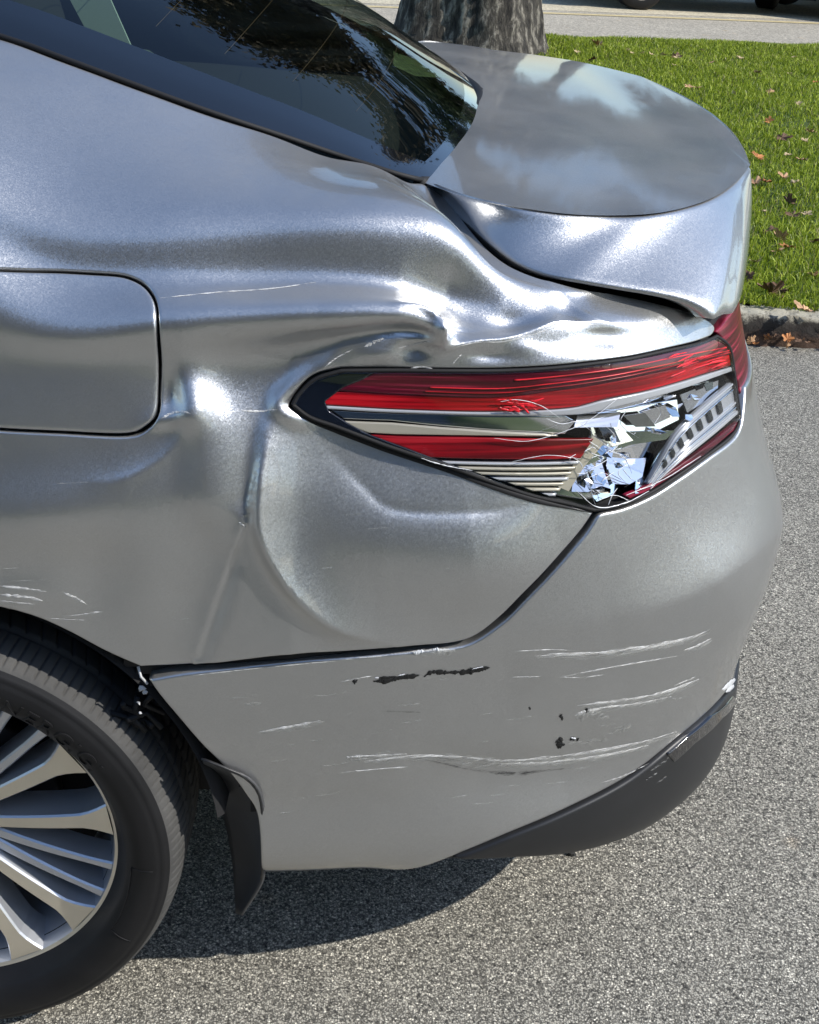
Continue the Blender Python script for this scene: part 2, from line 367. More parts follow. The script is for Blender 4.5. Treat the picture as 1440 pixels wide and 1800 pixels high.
class Surf:
    def __init__(s, H):
        s.G = BASE+BN*(H[..., None]*.001); s.N = gnormals(s.G)
        if s.N[NS//3, NT//2, 1] > 0: s.N = -s.N
        I = np.arange(NS*NT).reshape(NS, NT)
        q = np.stack([I[:-1, :-1], I[1:, :-1], I[1:, 1:], I[:-1, 1:]], -1).reshape(-1, 4)
        s.bvh = BVHTree.FromPolygons(s.G.reshape(-1, 3).tolist(), q.tolist())
    def st(s, u, v):
        d = pray(u, v); h = s.bvh.ray_cast(Vector(CAM_POS), Vector(d))
        if h[0] is None: return None
        i, j = divmod(h[2], NT-1); P = np.array(h[0])
        a = s.G[i, j]; e1 = s.G[i+1, j]-a; e2 = s.G[i, j+1]-a
        A = np.array([[e1@e1, e1@e2], [e1@e2, e2@e2]]); b = np.array([e1@(P-a), e2@(P-a)])
        x = np.linalg.solve(A, b); return (SG[i]+x[0]*(SG[1]-SG[0]), TG[j]+x[1]*(TG[1]-TG[0]))
    def ev(s, ST, G=None):
        G = s.G if G is None else G
        x = np.clip((ST[:, 0]-SG[0])/(SG[1]-SG[0]), 0, NS-1.001); y = np.clip((ST[:, 1]-TG[0])/(TG[1]-TG[0]), 0, NT-1.001)
        i = x.astype(int); j = y.astype(int); a = (x-i)[:, None]; b = (y-j)[:, None]
        return G[i, j]*(1-a)*(1-b)+G[i+1, j]*a*(1-b)+G[i, j+1]*(1-a)*b+G[i+1, j+1]*a*b
    def path(s, P, strict=False):
        """list of (u,v) px or ('st',s,t) -> (s,t) array"""
        o = []
        for q in P:
            if q[0] == 'st': o.append((q[1], q[2]))
            else:
                r = s.st(q[0], q[1]); k = 0
                while r is None and k < 30 and not strict: k += 1; r = s.st(q[0]+(800-q[0])*.004*k, q[1]+(1150-q[1])*.004*k)
                if r is None: strict or print('MISS', q)
                else: o.append(r)
        return np.array(o)
def t_of_z(z, x=0.):
    i = int(np.argmin(abs(_cc[:, 0]-x)+abs(_cc[:, 1]))); return float(np.interp(z, BASE[i, :, 2], TG))
def ST_(x, z): return ('st', s_of_x(x), t_of_z(z, x))

def inside(P, poly):
    o = np.argsort(P[:, 1]); x, y = P[o, 0], P[o, 1]; c = np.zeros(len(P), bool); n = len(poly)
    for i in range(n):
        x1, y1 = poly[i]; x2, y2 = poly[(i+1) % n]
        if y1 == y2: continue
        lo, hi = np.searchsorted(y, [min(y1, y2), max(y1, y2)], 'left')
        if lo < hi: c[lo:hi] ^= x[lo:hi] < (x2-x1)*(y[lo:hi]-y1)/(y2-y1)+x1
    r = np.zeros(len(P), bool); r[o] = c
    return r
def pdist(P, poly, m=.012):
    """distance to the outline, exact up to m"""
    o = np.argsort(P[:, 0]); Q = P[o]; best = np.full(len(P), m*m)
    for i in range(len(poly)):
        a = poly[i]; b = poly[(i+1) % len(poly)]; ab = b-a; L = ab@ab+1e-15
        lo, hi = np.searchsorted(Q[:, 0], [min(a[0], b[0])-m, max(a[0], b[0])+m])
        if lo >= hi: continue
        q = Q[lo:hi]-a; t = np.clip((q@ab)/L, 0, 1); d = q-t[:, None]*ab; best[lo:hi] = np.minimum(best[lo:hi], (d*d).sum(1))
    r = np.empty(len(P)); r[o] = best
    return np.sqrt(r)
def resample(poly, step):
    out = []
    for i in range(len(poly)):
        a, b = poly[i], poly[(i+1) % len(poly)]; n = max(1, int(np.linalg.norm(b-a)/step+.5))
        out.append(a+(b-a)*np.arange(n)[:, None]/n)
    return np.vstack(out)
def inset_poly(poly, d):
    a = np.roll(poly, 1, 0); b = np.roll(poly, -1, 0); t = b-a; t /= np.linalg.norm(t, axis=1)[:, None]+1e-12
    n = np.stack([-t[:, 1], t[:, 0]], 1)
    area = .5*np.sum(poly[:, 0]*np.roll(poly[:, 1], -1)-np.roll(poly[:, 0], -1)*poly[:, 1])
    return poly+n*d*np.sign(area)
def smooth_poly(segs, surf, n=10):
    """segs: list of lists of px; each list is smooth, corners between lists"""
    out = []
    for sg in segs:
        p = surf.path(sg)
        c = catmull(p, max(3, n*(len(p)-1)+1)) if len(p) > 2 else p
        out.append(c[:-1])
    return np.vstack(out)
def panel(name, surf, poly, step, material, parent, holes=(), off=0., round_=.0022, flange=.008, edge_step=None, fine=None, **props):
    """sheet-metal panel cut out of the surface, edge rolled over and returned inwards"""
    es = edge_step or step*.7
    loops = [resample(poly, es)]+[resample(h, es) for h in holes]
    allp = []; edges = []; tag = []
    n = 0
    for li, lp in enumerate(loops):
        m = len(lp); allp.append(lp); edges += [(n+i, n+(i+1) % m) for i in range(m)]; tag += [round_]*m; n += m
        if round_ > 0:
            for f in (.45, 1.0, 1.9):
                q = inset_poly(lp, f*round_*(1 if li == 0 else -1))
                # keep only those really at that distance
                ok = pdist(q, lp) > .8*f*round_
                q = q[ok]; allp.append(q); n += len(q)
    lo, hi = poly.min(0), poly.max(0)
    gx = np.arange(lo[0], hi[0], step); gy = np.arange(lo[1], hi[1], step*.87)
    X, Y = np.meshgrid(gx, gy); X[1::2] += step/2; g = np.stack([X.ravel(), Y.ravel()], 1)
    g += rng.normal(0, step*.02, g.shape)
    keep = inside(g, loops[0])
    for h in loops[1:]: keep &= ~inside(g, h)
    g = g[keep]
    dd = np.min([pdist(g, l) for l in loops], 0); g = g[dd > max(step*.5, round_*2.4)]
    allp.append(g); pts = np.vstack(allp)
    r = delaunay_2d_cdt([Vector(p) for p in pts], edges, [], 0, 1e-7, True)
    V = np.array([tuple(v) for v in r[0]]); F = np.array([f for f in r[2] if len(f) == 3], np.int32)
    c = V[F].mean(1); k = inside(c, loops[0])
    for h in loops[1:]: k &= ~inside(c, h)
    F = F[k]
    a, b, cc = V[F[:, 0]], V[F[:, 1]], V[F[:, 2]]
    ar = (b[:, 0]-a[:, 0])*(cc[:, 1]-a[:, 1])-(b[:, 1]-a[:, 1])*(cc[:, 0]-a[:, 0])
    F = F[abs(ar) > 1e-12]; ar = ar[abs(ar) > 1e-12]; F[ar < 0] = F[ar < 0][:, ::-1]
    P = surf.ev(V); Nn = surf.ev(V, surf.N); Nn /= np.linalg.norm(Nn, axis=1)[:, None]
    if round_ > 0:
        d = np.min([pdist(V, l) for l in loops], 0); rr = round_
        drop = np.where(d < rr, rr-np.sqrt(np.maximum(0, rr*rr-(rr-d)**2)), 0)
        P = P-Nn*drop[:, None]
    P = P+Nn*off
    # orientation test
    fn = np.cross(P[F[0, 1]]-P[F[0, 0]], P[F[0, 2]]-P[F[0, 0]])
    if fn@Nn[F[0, 0]] < 0: F = F[:, ::-1]
    # boundary return
    if flange:
        e = np.vstack([F[:, [0, 1]], F[:, [1, 2]], F[:, [2, 0]]]); key = e[:, 0].astype(np.int64)*10**7+e[:, 1]; rk = e[:, 1].astype(np.int64)*10**7+e[:, 0]
        be = e[~np.isin(key, rk)]
        bv = np.unique(be); mp = {v: i for i, v in enumerate(bv)}
        i1 = len(P); P2 = P[bv]-Nn[bv]*flange
        q = np.array([(b_, a_, i1+mp[a_], i1+mp[b_]) for a_, b_ in be], np.int32)
        me = mesh_np(name, np.vstack([P, P2]), [F, q])
    else: me = mesh_np(name, P, F)
    return link(name, me, material, parent, **props)

CAR = empty('damaged_sedan', (0, 0, 0), 0, label='silver sedan with dented rear quarter panel, cracked tail lamp and scraped bumper', category='car')
S0 = Surf(broad_dent(BPX[..., 0], BPX[..., 1])*.6)
SQ = Surf(quarter_dents(BPX[..., 0], BPX[..., 1]))
SB = Surf(bumper_dents(BPX[..., 0], BPX[..., 1]))

# ---- outlines (photo measurements of the real seams, laid onto the sheet metal)
LAMP = [[(515, 712), (527, 692), (555, 667), (600, 653)], [(600, 653), (700, 652), (800, 653), (900, 652), (1000, 645), (1100, 632), (1180, 615), (1262, 591)],
        [(1262, 591), (1284, 610), (1292, 650), (1297, 690), (1303, 738)], [(1303, 738), (1292, 762), (1250, 797), (1200, 832), (1150, 864), (1100, 886), (1045, 897)],
        [(1045, 897), (1000, 886), (940, 873), (870, 850), (800, 824), (740, 804), (680, 784), (640, 769), (590, 750), (545, 734), (515, 712)]]
QP = [[(509, 714), (520, 692), (550, 661), (600, 648)], [(600, 648), (700, 648), (800, 649), (900, 647), (1000, 640), (1100, 627), (1180, 610), (1235, 596), (1252, 588), (1257, 576), (1249, 566)],
      [(1249, 566), (1225, 553), (1200, 545), (1150, 532), (1100, 521), (1050, 513), (1000, 503), (950, 490), (900, 470), (860, 441), (830, 408), (800, 369), (775, 342), (745, 323)],
      [(745, 323), (700, 312), (600, 280), (500, 246), (400, 213), (300, 178), (200, 141), (100, 104), (0, 68)]]
archr = .37
_arch = [ST_(archr*math.cos(a)+.0, .335+archr*math.sin(a)) for a in np.linspace(R(165), R(50), 16)]
QP += [[(0, 68), ('st', SMIN+.02, 1.20)], [('st', SMIN+.02, 1.20), ('st', SMIN+.02, .10)], [('st', SMIN+.02, .10), ST_(-archr-.005, .29)],
       [ST_(-archr-.005, .29)]+_arch[:9]+[(-60, 1062), (0, 1068), (60, 1084), (120, 1110), (180, 1142), (247, 1172)],
       [(247, 1172), (340, 1169), (500, 1153), (600, 1146), (720, 1137), (790, 1131), (835, 1118), (880, 1084), (920, 1044), (960, 1003), (1000, 958), (1025, 928), (1043, 901)],
       [(1043, 901), (1000, 889), (940, 876), (870, 853.5), (800, 827.5), (740, 807.5), (680, 787.5), (640, 772.5), (590, 753.5), (542, 737), (511, 713)]]
FUEL = [(0, 476), (100, 479), (190, 484), (235, 493), (262, 513), (274, 545), (278, 620), (279, 690), (274, 724), (256, 749), (218, 762), (100, 758), (0, 753), (-70, 745), (-105, 715), (-115, 620), (-110, 520), (-70, 480)]
FUELH = [(0, 472), (100, 475), (190, 480), (238, 489), (266, 510), (278, 544), (283, 620), (284, 690), (279, 727), (260, 755), (220, 768), (100, 763), (0, 758), (-73, 749), (-110, 717), (-120, 620), (-115, 518), (-73, 476)]
BUMP = [[(1047, 902), (1100, 890), (1150, 868), (1200, 836), (1250, 801), (1293, 766), (1303, 745)]]
polyQ = smooth_poly(QP, SQ)
polyFH = catmull(SQ.path(FUELH), 140, True)[:-1]; polyF = catmull(SQ.path(FUEL), 140, True)[:-1]
quarter = panel('quarter_panel', SQ, polyQ, .0038, PAINT, CAR, holes=[polyFH], edge_step=.003, label='crumpled silver rear quarter panel')
panel('fuel_door', SQ, polyF, .006, PAINT, CAR, edge_step=.004, off=.0006, round_=.003)
# bumper: from the arch, along the seam, under the lamp, round the corner to the far side
s_end = 1.86
BP = [[(262, 1196), (340, 1183), (500, 1165), (600, 1157), (720, 1147), (800, 1139), (840, 1126), (888, 1092), (928, 1052), (968, 1011), (1008, 966), (1033, 936), (1049, 911)],
      [(1049, 911), (1058, 903), (1100, 893), (1150, 871), (1200, 839), (1250, 803), (1294, 768), (1306, 742)]]
polyB = smooth_poly(BP, SB)
sl, tl = SB.path([(1306, 742)])[0]
sb0, tb0 = SB.path([(460, 1531)])[0]
low = SB.path([(1290, 1205), (1270, 1225), (1200, 1290), (1100, 1368), (1000, 1420), (900, 1463), (830, 1492), (790, 1508)])
tail = [(sl+.03, .655), (1.25, .66), (s_end, .66), (s_end, low[0][1]+.01), (1.25, low[0][1]+.01)]
bot = SB.path([(790, 1508), (650, 1527), (462, 1533)])
arc = SB.path([(462, 1533), (455, 1450), (430, 1395), (395, 1350), (355, 1310), (310, 1258), (280, 1222), (262, 1196)])
polyB = np.vstack([polyB, tail, catmull(low, 60)[:-1], catmull(bot, 30)[:-1], catmull(arc, 50)[:-1]])
bumper = panel('bumper_cover', SB, polyB, .0065, PAINT, CAR, edge_step=.004, flange=.018, round_=.003, label='scraped and scratched silver rear bumper cover')
# lower valance (charcoal plastic diffuser)
EL = lambda *_: None
e1 = catmull(SB.path([(1287, 1212), (1270, 1229), (1200, 1294), (1100, 1372), (1000, 1424), (900, 1467), (830, 1496), (797, 1508)]), 60)
tv = [(1.12, .02), (1.3, .005), (s_end, .005), (s_end, low[0][1]+.005), (1.25, low[0][1]+.005)]
vb = SB.path([(797, 1508), (900, 1504), (1000, 1496)])
polyV = np.vstack([e1[:-1], vb, tv])
panel('lower_valance', SB, polyV, .008, PLASTIC, CAR, edge_step=.005, flange=.03, off=.004, round_=.004)
# inner dark shell that closes every gap
def shell(name, s0, s1, t0, t1, off, hole=None):
    i = np.where((SG >= s0) & (SG <= s1))[0][::5]; j = np.where((TG >= t0) & (TG <= t1))[0][::3]
    G = (SQ.G-SQ.N*off)[np.ix_(i, j)]
    a, b = G.shape[:2]; I = np.arange(a*b).reshape(a, b)
    q = np.stack([I[:-1, :-1], I[1:, :-1], I[1:, 1:], I[:-1, 1:]], -1).reshape(-1, 4)
    if hole is not None:
        c = G.reshape(-1, 3)[q].mean(1); q = q[~hole(c)]
    return link(name, mesh_np(name, G.reshape(-1, 3), q), BLACK, CAR)
shell('inner_shell', SMIN, s_end, .02, 1.2, .016, lambda c: ((np.hypot(c[:, 0], c[:, 2]-.335) < .375) & (c[:, 1] < .2)) | ((c[:, 1] < .2) & (c[:, 2] < .58) & (proj(c)[:, 1] > 1190) & (proj(c)[:, 0] < np.interp(proj(c)[:, 1], [1196, 1258, 1310, 1350, 1395, 1450, 1533, 1600], [262, 310, 355, 395, 430, 455, 462, 462])+8)) | ((c[:, 1] < .4) & (c[:, 0] > .40) & (c[:, 0] < .97) & (c[:, 2] > .80) & (proj(c)[:, 1] > 640) & (proj(c)[:, 1] < 905)))

# ================================================================ TRUNK LID, GLASS
def hz(u, v, z): return hit((u, v), 2, z)
def on0(u, v):
    for k in range(40):
        h = S0.bvh.ray_cast(Vector(CAM_POS), Vector(pray(u-.3*k, v+1.0*k)))
        if h[0] is not None: break
    if k: print('nudged', u, v, k)
    return np.array(h[0])
Ks = np.array([hz(746, 321, 1.100), hz(820, 347, 1.103), hz(900, 363, 1.101), hz(1000, 376, 1.097), hz(1080, 378.5, 1.094), hz(1150, 375, 1.094), hz(1210, 363, 1.095), hz(1260, 344, 1.097), hz(1298, 316, 1.099), hz(1319, 290, 1.101)])
Kl = np.array([Ks[-1], (1.058, .64, 1.101), (1.073, .74, 1.101), (1.081, .83, 1.101), (1.084, .92, 1.101)])
ymir = lambda P: np.stack([P[:, 0], 1.84-P[:, 1], P[:, 2]], 1)
gl = [(745, 321, .327), (778, 337, .298), (805, 362, .27), (837, 402, .24), (870, 434, .213), (907, 462, .192), (950, 481, .176), (1000, 492, .164), (1050, 501, .160), (1100, 509, .158), (1150, 517, .157), (1200, 528, .157), (1235, 543, .156), (1257, 560, .156)]
Gs = np.array([hit(q, 1, q[2]) for q in gl]); Gs[0] = Ks[0]+np.array([0, -.003, -.004])
Gl = np.array([Gs[-1], Gs[-1]+[.018, .026, -.002], (.955, .22, .997), (.988, .32, 1.002), (1.008, .45, 1.006), (1.032, .7, 1.01), (1.038, .92, 1.01)])
NA = 110
Kc = np.vstack([catmull(Ks, NA)[:-1], catmull(Kl, 40)])
_g = np.vstack([catmull(Gs, 300)[:-1], catmull(Gl, 300)]); _gd = np.r_[0, np.cumsum(np.linalg.norm(np.diff(_g, axis=0), axis=1))]
_i1, _i2 = 299, 299+int(np.argmin(abs(_g[299:, 1]-.33)))
_a = np.interp(np.linspace(0, 1, len(Kc)), [0, .60, NA/(NA+39.), 1], [0, _gd[_i1], _gd[_i2], _gd[-1]])
_a = smooth1(_a, 6, 0); _a[0] = 0; _a[-1] = _gd[-1]
Gc = np.stack([np.interp(_a, _gd, _g[:, k_]) for k_ in range(3)], 1)
Fm = np.array([hz(746, 321, 1.100), hz(800, 268, 1.107), hz(835, 205, 1.114), (.700, .92, 1.117)])
print('glass base', Fm.round(3).tolist())
Cl = np.array([Fm[-1], (.85, .92, 1.110), (.97, .92, 1.100), (1.04, .92, 1.098), Kl[-1]])
def coons(c0, c1, d0, d1, n, m):
    """c0,c1 along u (v=0,1); d0,d1 along v (u=0,1)"""
    c0, c1, d0, d1 = catmull(c0, n), catmull(c1, n), catmull(d0, m), catmull(d1, m)
    u = np.linspace(0, 1, n)[:, None, None]; v = np.linspace(0, 1, m)[None, :, None]
    return (1-v)*c0[:, None]+v*c1[:, None]+(1-u)*d0[None]+u*d1[None]-((1-u)*(1-v)*c0[0]+u*(1-v)*c0[-1]+(1-u)*v*c1[0]+u*v*c1[-1])
deck = coons(Ks, Cl, Fm, Kl, 90, 60)
_v = np.linspace(0, 1, 60); _m = np.minimum(1, 1.12*(1-(1-_v)**2.2)/1.0)*0+1-(1-_v)**2.0
for _i in range(90): deck[_i, :, 2] = np.interp(_m, _v, deck[_i, :, 2])
# smooth crown written as a height over the plan, so that both halves meet without a kink
_K = np.vstack([catmull(Ks, 200), catmull(Kl, 100)[1:]])
def deck_z(x, y):
    yk = np.interp(x, _K[:, 0], _K[:, 1]); zk = np.interp(x, _K[:, 0], _K[:, 2]); zc = np.interp(x, [.50, .706, .80, .90, .98, 1.04, 1.084], [1.125, 1.120, 1.117, 1.112, 1.107, 1.104, 1.101])
    q = np.clip(np.abs(.92-y)/np.maximum(.92-yk, 1e-4), 0, 1)
    return zc+(zk-zc)*q**2-.004*np.exp(-((x-.96)/.05)**2)*(1-q**2)
deck[..., 2] = np.where(np.arange(60)[None, :] == 0, deck[..., 2], deck_z(deck[..., 0], deck[..., 1]))
deck[:, :-1, 1] = np.minimum(deck[:, :-1, 1], .9192-.0006*(59-np.arange(1, 60)[::-1])[None, :]*0); deck[:, -1, 1] = .92
lidm = MB()
def flank_rows(K, G):
    w = np.linspace(0, 1, 26); n = len(K); a = np.linspace(0, 1, n)
    rows = []
    up = np.array([0, 0, 1.])
    tan = np.gradient(K, axis=0); tan /= np.linalg.norm(tan, axis=1)[:, None]
    for t in w:
        P = K*(1-t)+G*t
        d = G-K; nn = np.cross(tan, d); nn /= np.linalg.norm(nn, axis=1)[:, None]+1e-9
        if nn[n//3] @ np.array([0, -1, .5]) < 0: nn = -nn
        wid = np.linalg.norm(d, axis=1)[:, None]
        arc = np.interp(a, [0, .3, .6, .75, .85, .95, 1], [.0, .04, .05, .05, .03, .01, 0])[:, None]
        P = P+nn*wid*arc*4*t*(1-t)*.55
        # tuck-in near the lower edge and rolled crease at the top
        P = P-nn*.0035*np.exp(-t*wid/.004)
        P = P-nn*.003*np.exp(-(1-t)*wid/.003)
        rows.append(P)
    return np.stack(rows, 1)
fl = flank_rows(Kc, Gc)
ex = fl[:, -1]+np.array([-.01, .03, -.008])
fl = np.concatenate([fl, ex[:, None]], 1)
dk = deck.copy()
for G in (dk, fl):
    lidm.grid(G)
for G in (dk, fl):
    m = G.copy(); m[..., 1] = 1.84-m[..., 1]; lidm.grid(m[::-1])
lid = link('trunk_lid', lidm.mesh('trunk_lid'), PAINT, CAR)
for p_ in (lid,):
    bm = bmesh.new(); bm.from_mesh(p_.data); bmesh.ops.remove_doubles(bm, verts=bm.verts, dist=.0004); bmesh.ops.recalc_face_normals(bm, faces=bm.faces); bm.to_mesh(p_.data); bm.free()

# rear glass -------------------------------------------------------------
E = np.array([on0(*q) for q in [(742, 318), (700, 308), (600, 276), (500, 242), (400, 209), (300, 174), (200, 137), (100, 100), (10, 68)]])
e1 = E[-1]; E = np.vstack([E, [(-.12, .385, 1.275), (-.32, .40, 1.335)]])
print('glass edge', E.round(3).tolist())
Cg = np.array([(.691, .92, 1.117), (.60, .92, 1.170), (.48, .92, 1.238), (.30, .92, 1.305), (.10, .92, 1.365), (-.12, .92, 1.41), (-.32, .92, 1.432)])
na, nb = 70, 60
Ea, Ca = catmull(E, na), catmull(Cg, na)
b = np.linspace(0, 1, nb)
GG = np.zeros((na, nb, 3))
q = (4*b*(1-b))[None]; qq = q**.85
GG[..., 0] = Ea[:, :1]+qq*(Ca[:, :1]-Ea[:, :1])
GG[..., 1] = Ea[:, 1:2]*(1-b)+(1.84-Ea[:, 1:2])*b
GG[..., 2] = Ea[:, 2:]+qq*(Ca[:, 2:]-Ea[:, 2:])
def glass_material():
    m, N, L, p = mat('tinted_glass'); out = N['Material Output']
    p.inputs['Base Color'].default_value = (.002, .003, .003, 1); p.inputs['Roughness'].default_value = .015
    p.inputs['Specular IOR Level'].default_value = .62
    t = N.new('ShaderNodeBsdfTransparent'); t.inputs[0].default_value = (.50, .58, .53, 1)
    gl_ = N.new('ShaderNodeBsdfGlossy'); gl_.inputs['Roughness'].default_value = .012
    f = schlick(N, L, .065)
    mx = N.new('ShaderNodeMixShader'); L.new(f.outputs[0], mx.inputs[0]); L.new(t.outputs[0], mx.inputs[1]); L.new(gl_.outputs[0], mx.inputs[2])
    L.new(mx.outputs[0], out.inputs[0]); return m
GLASS = glass_material()
FRIT = simple('black_frit', (.004, .005, .007), .06, coat=1, coatr=.01)
kb = 4; ka = 3
mb = MB(); mb.grid(GG[ka-1:, kb-1:nb-kb+1]); gob = link('rear_glass', mb.mesh('rear_glass'), GLASS, CAR)
mb = MB(); mb.grid(GG[:, :kb]); mb.grid(GG[:, nb-kb:]); mb.grid(GG[:ka, kb-1:nb-kb+1]); link('glass_border', mb.mesh('glass_border'), FRIT, gob)
# defroster lines
mb = MB()
for k in range(10):
    i = 10+k*6
    if i < na: P = GG[i, 6:nb-6]+np.array([0, 0, -.003]); mb.tube(P, .0007, 4)
link('defroster_wires', mb.mesh('defroster_wires'), simple('wire', (.10, .05, .02), .5), gob, kind='stuff')
# seals
mb = MB(); P = catmull(np.vstack([Fm, ymir(Fm[:-1])[::-1]]), 90)+np.array([-.006, 0, -.004]); mb.tube(P, .009, 8)
link('glass_seal', mb.mesh('glass_seal'), BLACK, CAR)
mb = MB(); mb.tube(catmull(E, 60)+np.array([0, .001, .001]), .0035, 6); link('glass_trim', mb.mesh('glass_trim'), BLACK, CAR)
# interior: parcel shelf, seat backs, pillar trim
TRIM = simple('grey_green_trim', (.50, .58, .50), .8)
FAB = simple('dark_fabric', (.03, .03, .03), .9)
mb = MB(); mb.box((.35, .92, 1.03), (.75, 1.25, .02)); link('parcel_shelf', mb.mesh('parcel_shelf', False), FAB, CAR)
for yy in (.55, 1.29):
    mb = MB(); G = []
    for k in range(9):
        t = k/8; wz = .14*math.sin(math.pi*min(1, max(.08, t*.9+.07)))**.4
        th = np.arange(20)/20*2*math.pi
        G.append(np.stack([-.08-.05*t+.05*np.cos(th), yy+wz*np.sin(th), np.full(20, 1.05+.19*t)], 1))
    mb.grid(np.array(G), close_v=True); mb.add(G[-1], [list(range(3))]); link('head_rest', mb.mesh('head_rest'), FAB, CAR)
mb = MB(); mb.box((-.18, .92, .95), (.12, 1.3, .5)); link('seat_back', mb.mesh('seat_back', False), FAB, CAR)
PQ = [hit(q_, 1, .56) for q_ in [(118, -14), (190, -14), (233, 83), (152, 50)]]
mb = MB(); mb.grid(np.array([[PQ[0], PQ[1]], [PQ[3], PQ[2]]])); po = link('pillar_trim', mb.mesh('pillar_trim', False), TRIM, CAR); m_ = po.modifiers.new('thickness', 'SOLIDIFY'); m_.thickness = .006
PQ = [hit(q_, 1, .62) for q_ in [(236, 84), (262, 88), (290, 106), (262, 104)]]
mb = MB(); mb.grid(np.array([[PQ[0], PQ[1]], [PQ[3], PQ[2]]])); link('belt_guide', mb.mesh('belt_guide', False), TRIM, CAR)

# far side, rear half, underbody ------------------------------------------
i = np.arange(0, NS, 12); j = np.arange(0, NT, 12)
G = BASE[np.ix_(i, j)].copy(); G[..., 1] = 1.84-G[..., 1]
kz = j[TG[j] < 1.12]; k8 = j[TG[j] < .80]; isp = int(np.searchsorted(SG[i], .58))
mb = MB(); mb.grid(G[:isp+1, :len(kz)][::-1]); mb.grid(G[isp:, :len(k8)][::-1]); far = link('far_side_panel', mb.mesh('far_side_panel'), PAINT, CAR)
mb = MB(); mb.box((-.35, .92, .36), (2.2, 1.5, .14)); mb.box((.83, .92, .42), (.30, 1.2, .25)); mb.box((-.75, .92, .7), (.9, 1.6, .8)); link('underbody', mb.mesh('underbody', False), BLACK, CAR)
mb = MB(); G = loft([[(-.32, .40, 1.335), (-.8, .42, 1.38), (-1.3, .42, 1.40)], [(-.32, .66, 1.415), (-.8, .66, 1.45), (-1.3, .66, 1.46)], [(-.32, .92, 1.432), (-.8, .92, 1.465), (-1.3, .92, 1.475)], [(-.32, 1.18, 1.415), (-.8, 1.18, 1.45), (-1.3, 1.18, 1.46)], [(-.32, 1.44, 1.335), (-.8, 1.42, 1.38), (-1.3, 1.42, 1.40)]], 16, 24); mb.grid(G); link('roof', mb.mesh('roof'), PAINT, CAR)

# ================================================================ TAIL LAMP (left, cracked)
SL = S0
polyL = smooth_poly(LAMP, SL, 6)
lamp = panel('tail_lamp', SL, inset_poly(polyL, .001), .012, BLACK, CAR, off=-.034, flange=-.034, round_=0, label='cracked red and clear tail lamp')
def lens_material(name, col, rough=.03, coat=.0, detail=0):
    m, N, L, p = mat(name)
    p.inputs['Base Color'].default_value = (*col, 1); p.inputs['Roughness'].default_value = .3; p.inputs['Coat Weight'].default_value = coat; p.inputs['Coat Roughness'].default_value = rough
    if detail:
        tc = N.new('ShaderNodeTexCoord'); mp = N.new('ShaderNodeMapping'); mp.inputs['Scale'].default_value = (6, 6, 240); L.new(tc.outputs['Object'], mp.inputs[0])
        nz = N.new('ShaderNodeTexNoise'); nz.inputs['Scale'].default_value = 1; nz.inputs['Detail'].default_value = 3; L.new(mp.outputs[0], nz.inputs['Vector'])
        c = np.array(col); r = ramp(N, [(.35, tuple(c*.35)), (.55, tuple(c)), (.66, tuple(np.minimum(1, c*detail+.01)))]); L.new(nz.outputs['Fac'], r.inputs[0]); L.new(r.outputs[0], p.inputs['Base Color'])
    return m
DRED = lens_material('dark_red_lens', (.12, .004, .018), detail=2.4)
RED = lens_material('red_lens', (.50, .003, .010), detail=1.3)
RED2 = lens_material('bright_red_lens', (.95, .02, .035), detail=1.0)
CREAM = simple('cream_reflector', (.60, .55, .44), .28, .35)
CHR2 = simple('lamp_chrome', (.85, .86, .88), .07, 1)
WHITE = simple('white_lamp_plastic', (.58, .59, .61), .2, .2, coat=1, coatr=.03)
def clear_material():
    m, N, L, p = mat('clear_lens'); out = N['Material Output']
    t = N.new('ShaderNodeBsdfTransparent'); t.inputs[0].default_value = (.93, .94, .95, 1)
    g = N.new('ShaderNodeBsdfGlossy'); g.inputs['Roughness'].default_value = .03
    f = schlick(N, L, .05)
    mx = N.new('ShaderNodeMixShader'); L.new(f.outputs[0], mx.inputs[0]); L.new(t.outputs[0], mx.inputs[1]); L.new(g.outputs[0], mx.inputs[2]); L.new(mx.outputs[0], out.inputs[0]); return m
CLEAR = clear_material()
CRACK_SHINE = simple('broken_edge_and_highlight', (.8, .82, .85), .35, coat=.5)
def patch(name, pts, off, material, parent=lamp, step=.008, flange=.004, rnd=.0012, smooth=True, **k):
    P = SL.path(pts)
    if smooth: P = resample(P, .006)
    return panel(name, SL, P, step, material, parent, off=off, flange=flange, round_=rnd, edge_step=.003, **k)
def dense(P, n=60): return [tuple(x) for x in catmull(np.array(P, float), n)]
patch('lamp_bezel', dense([(517, 712), (529, 692), (556, 668), (602, 655)], 12)+[(660, 656), (640, 668), (604, 682), (572, 706), (578, 722), (612, 744), (650, 764), (720, 790), (830, 830), (940, 872), (1040, 893)]+[(1000, 884), (940, 871), (870, 848), (800, 822), (740, 802), (680, 782), (640, 767), (590, 748), (546, 732)], -.0015, simple('bezel', (.006, .008, .014), .12, coat=1, coatr=.02))
top_lo = dense([(592, 688), (700, 694), (860, 700), (960, 690), (1060, 676), (1160, 655), (1289, 622)], 40)
patch('dark_red_lens', [(604, 682), (640, 667), (660, 656)]+dense([(662, 655), (800, 656), (900, 655), (1000, 648), (1100, 635), (1180, 619), (1258, 596)], 40)+[(1275, 604)]+top_lo[::-1], -.002, DRED)
mid_lo = dense([(566, 712), (700, 720), (860, 725), (1000, 719), (1060, 705), (1160, 683), (1291, 642)], 40)
patch('red_light_strip', [(590, 690)]+top_lo[1:]+mid_lo[::-1], -.0035, RED)
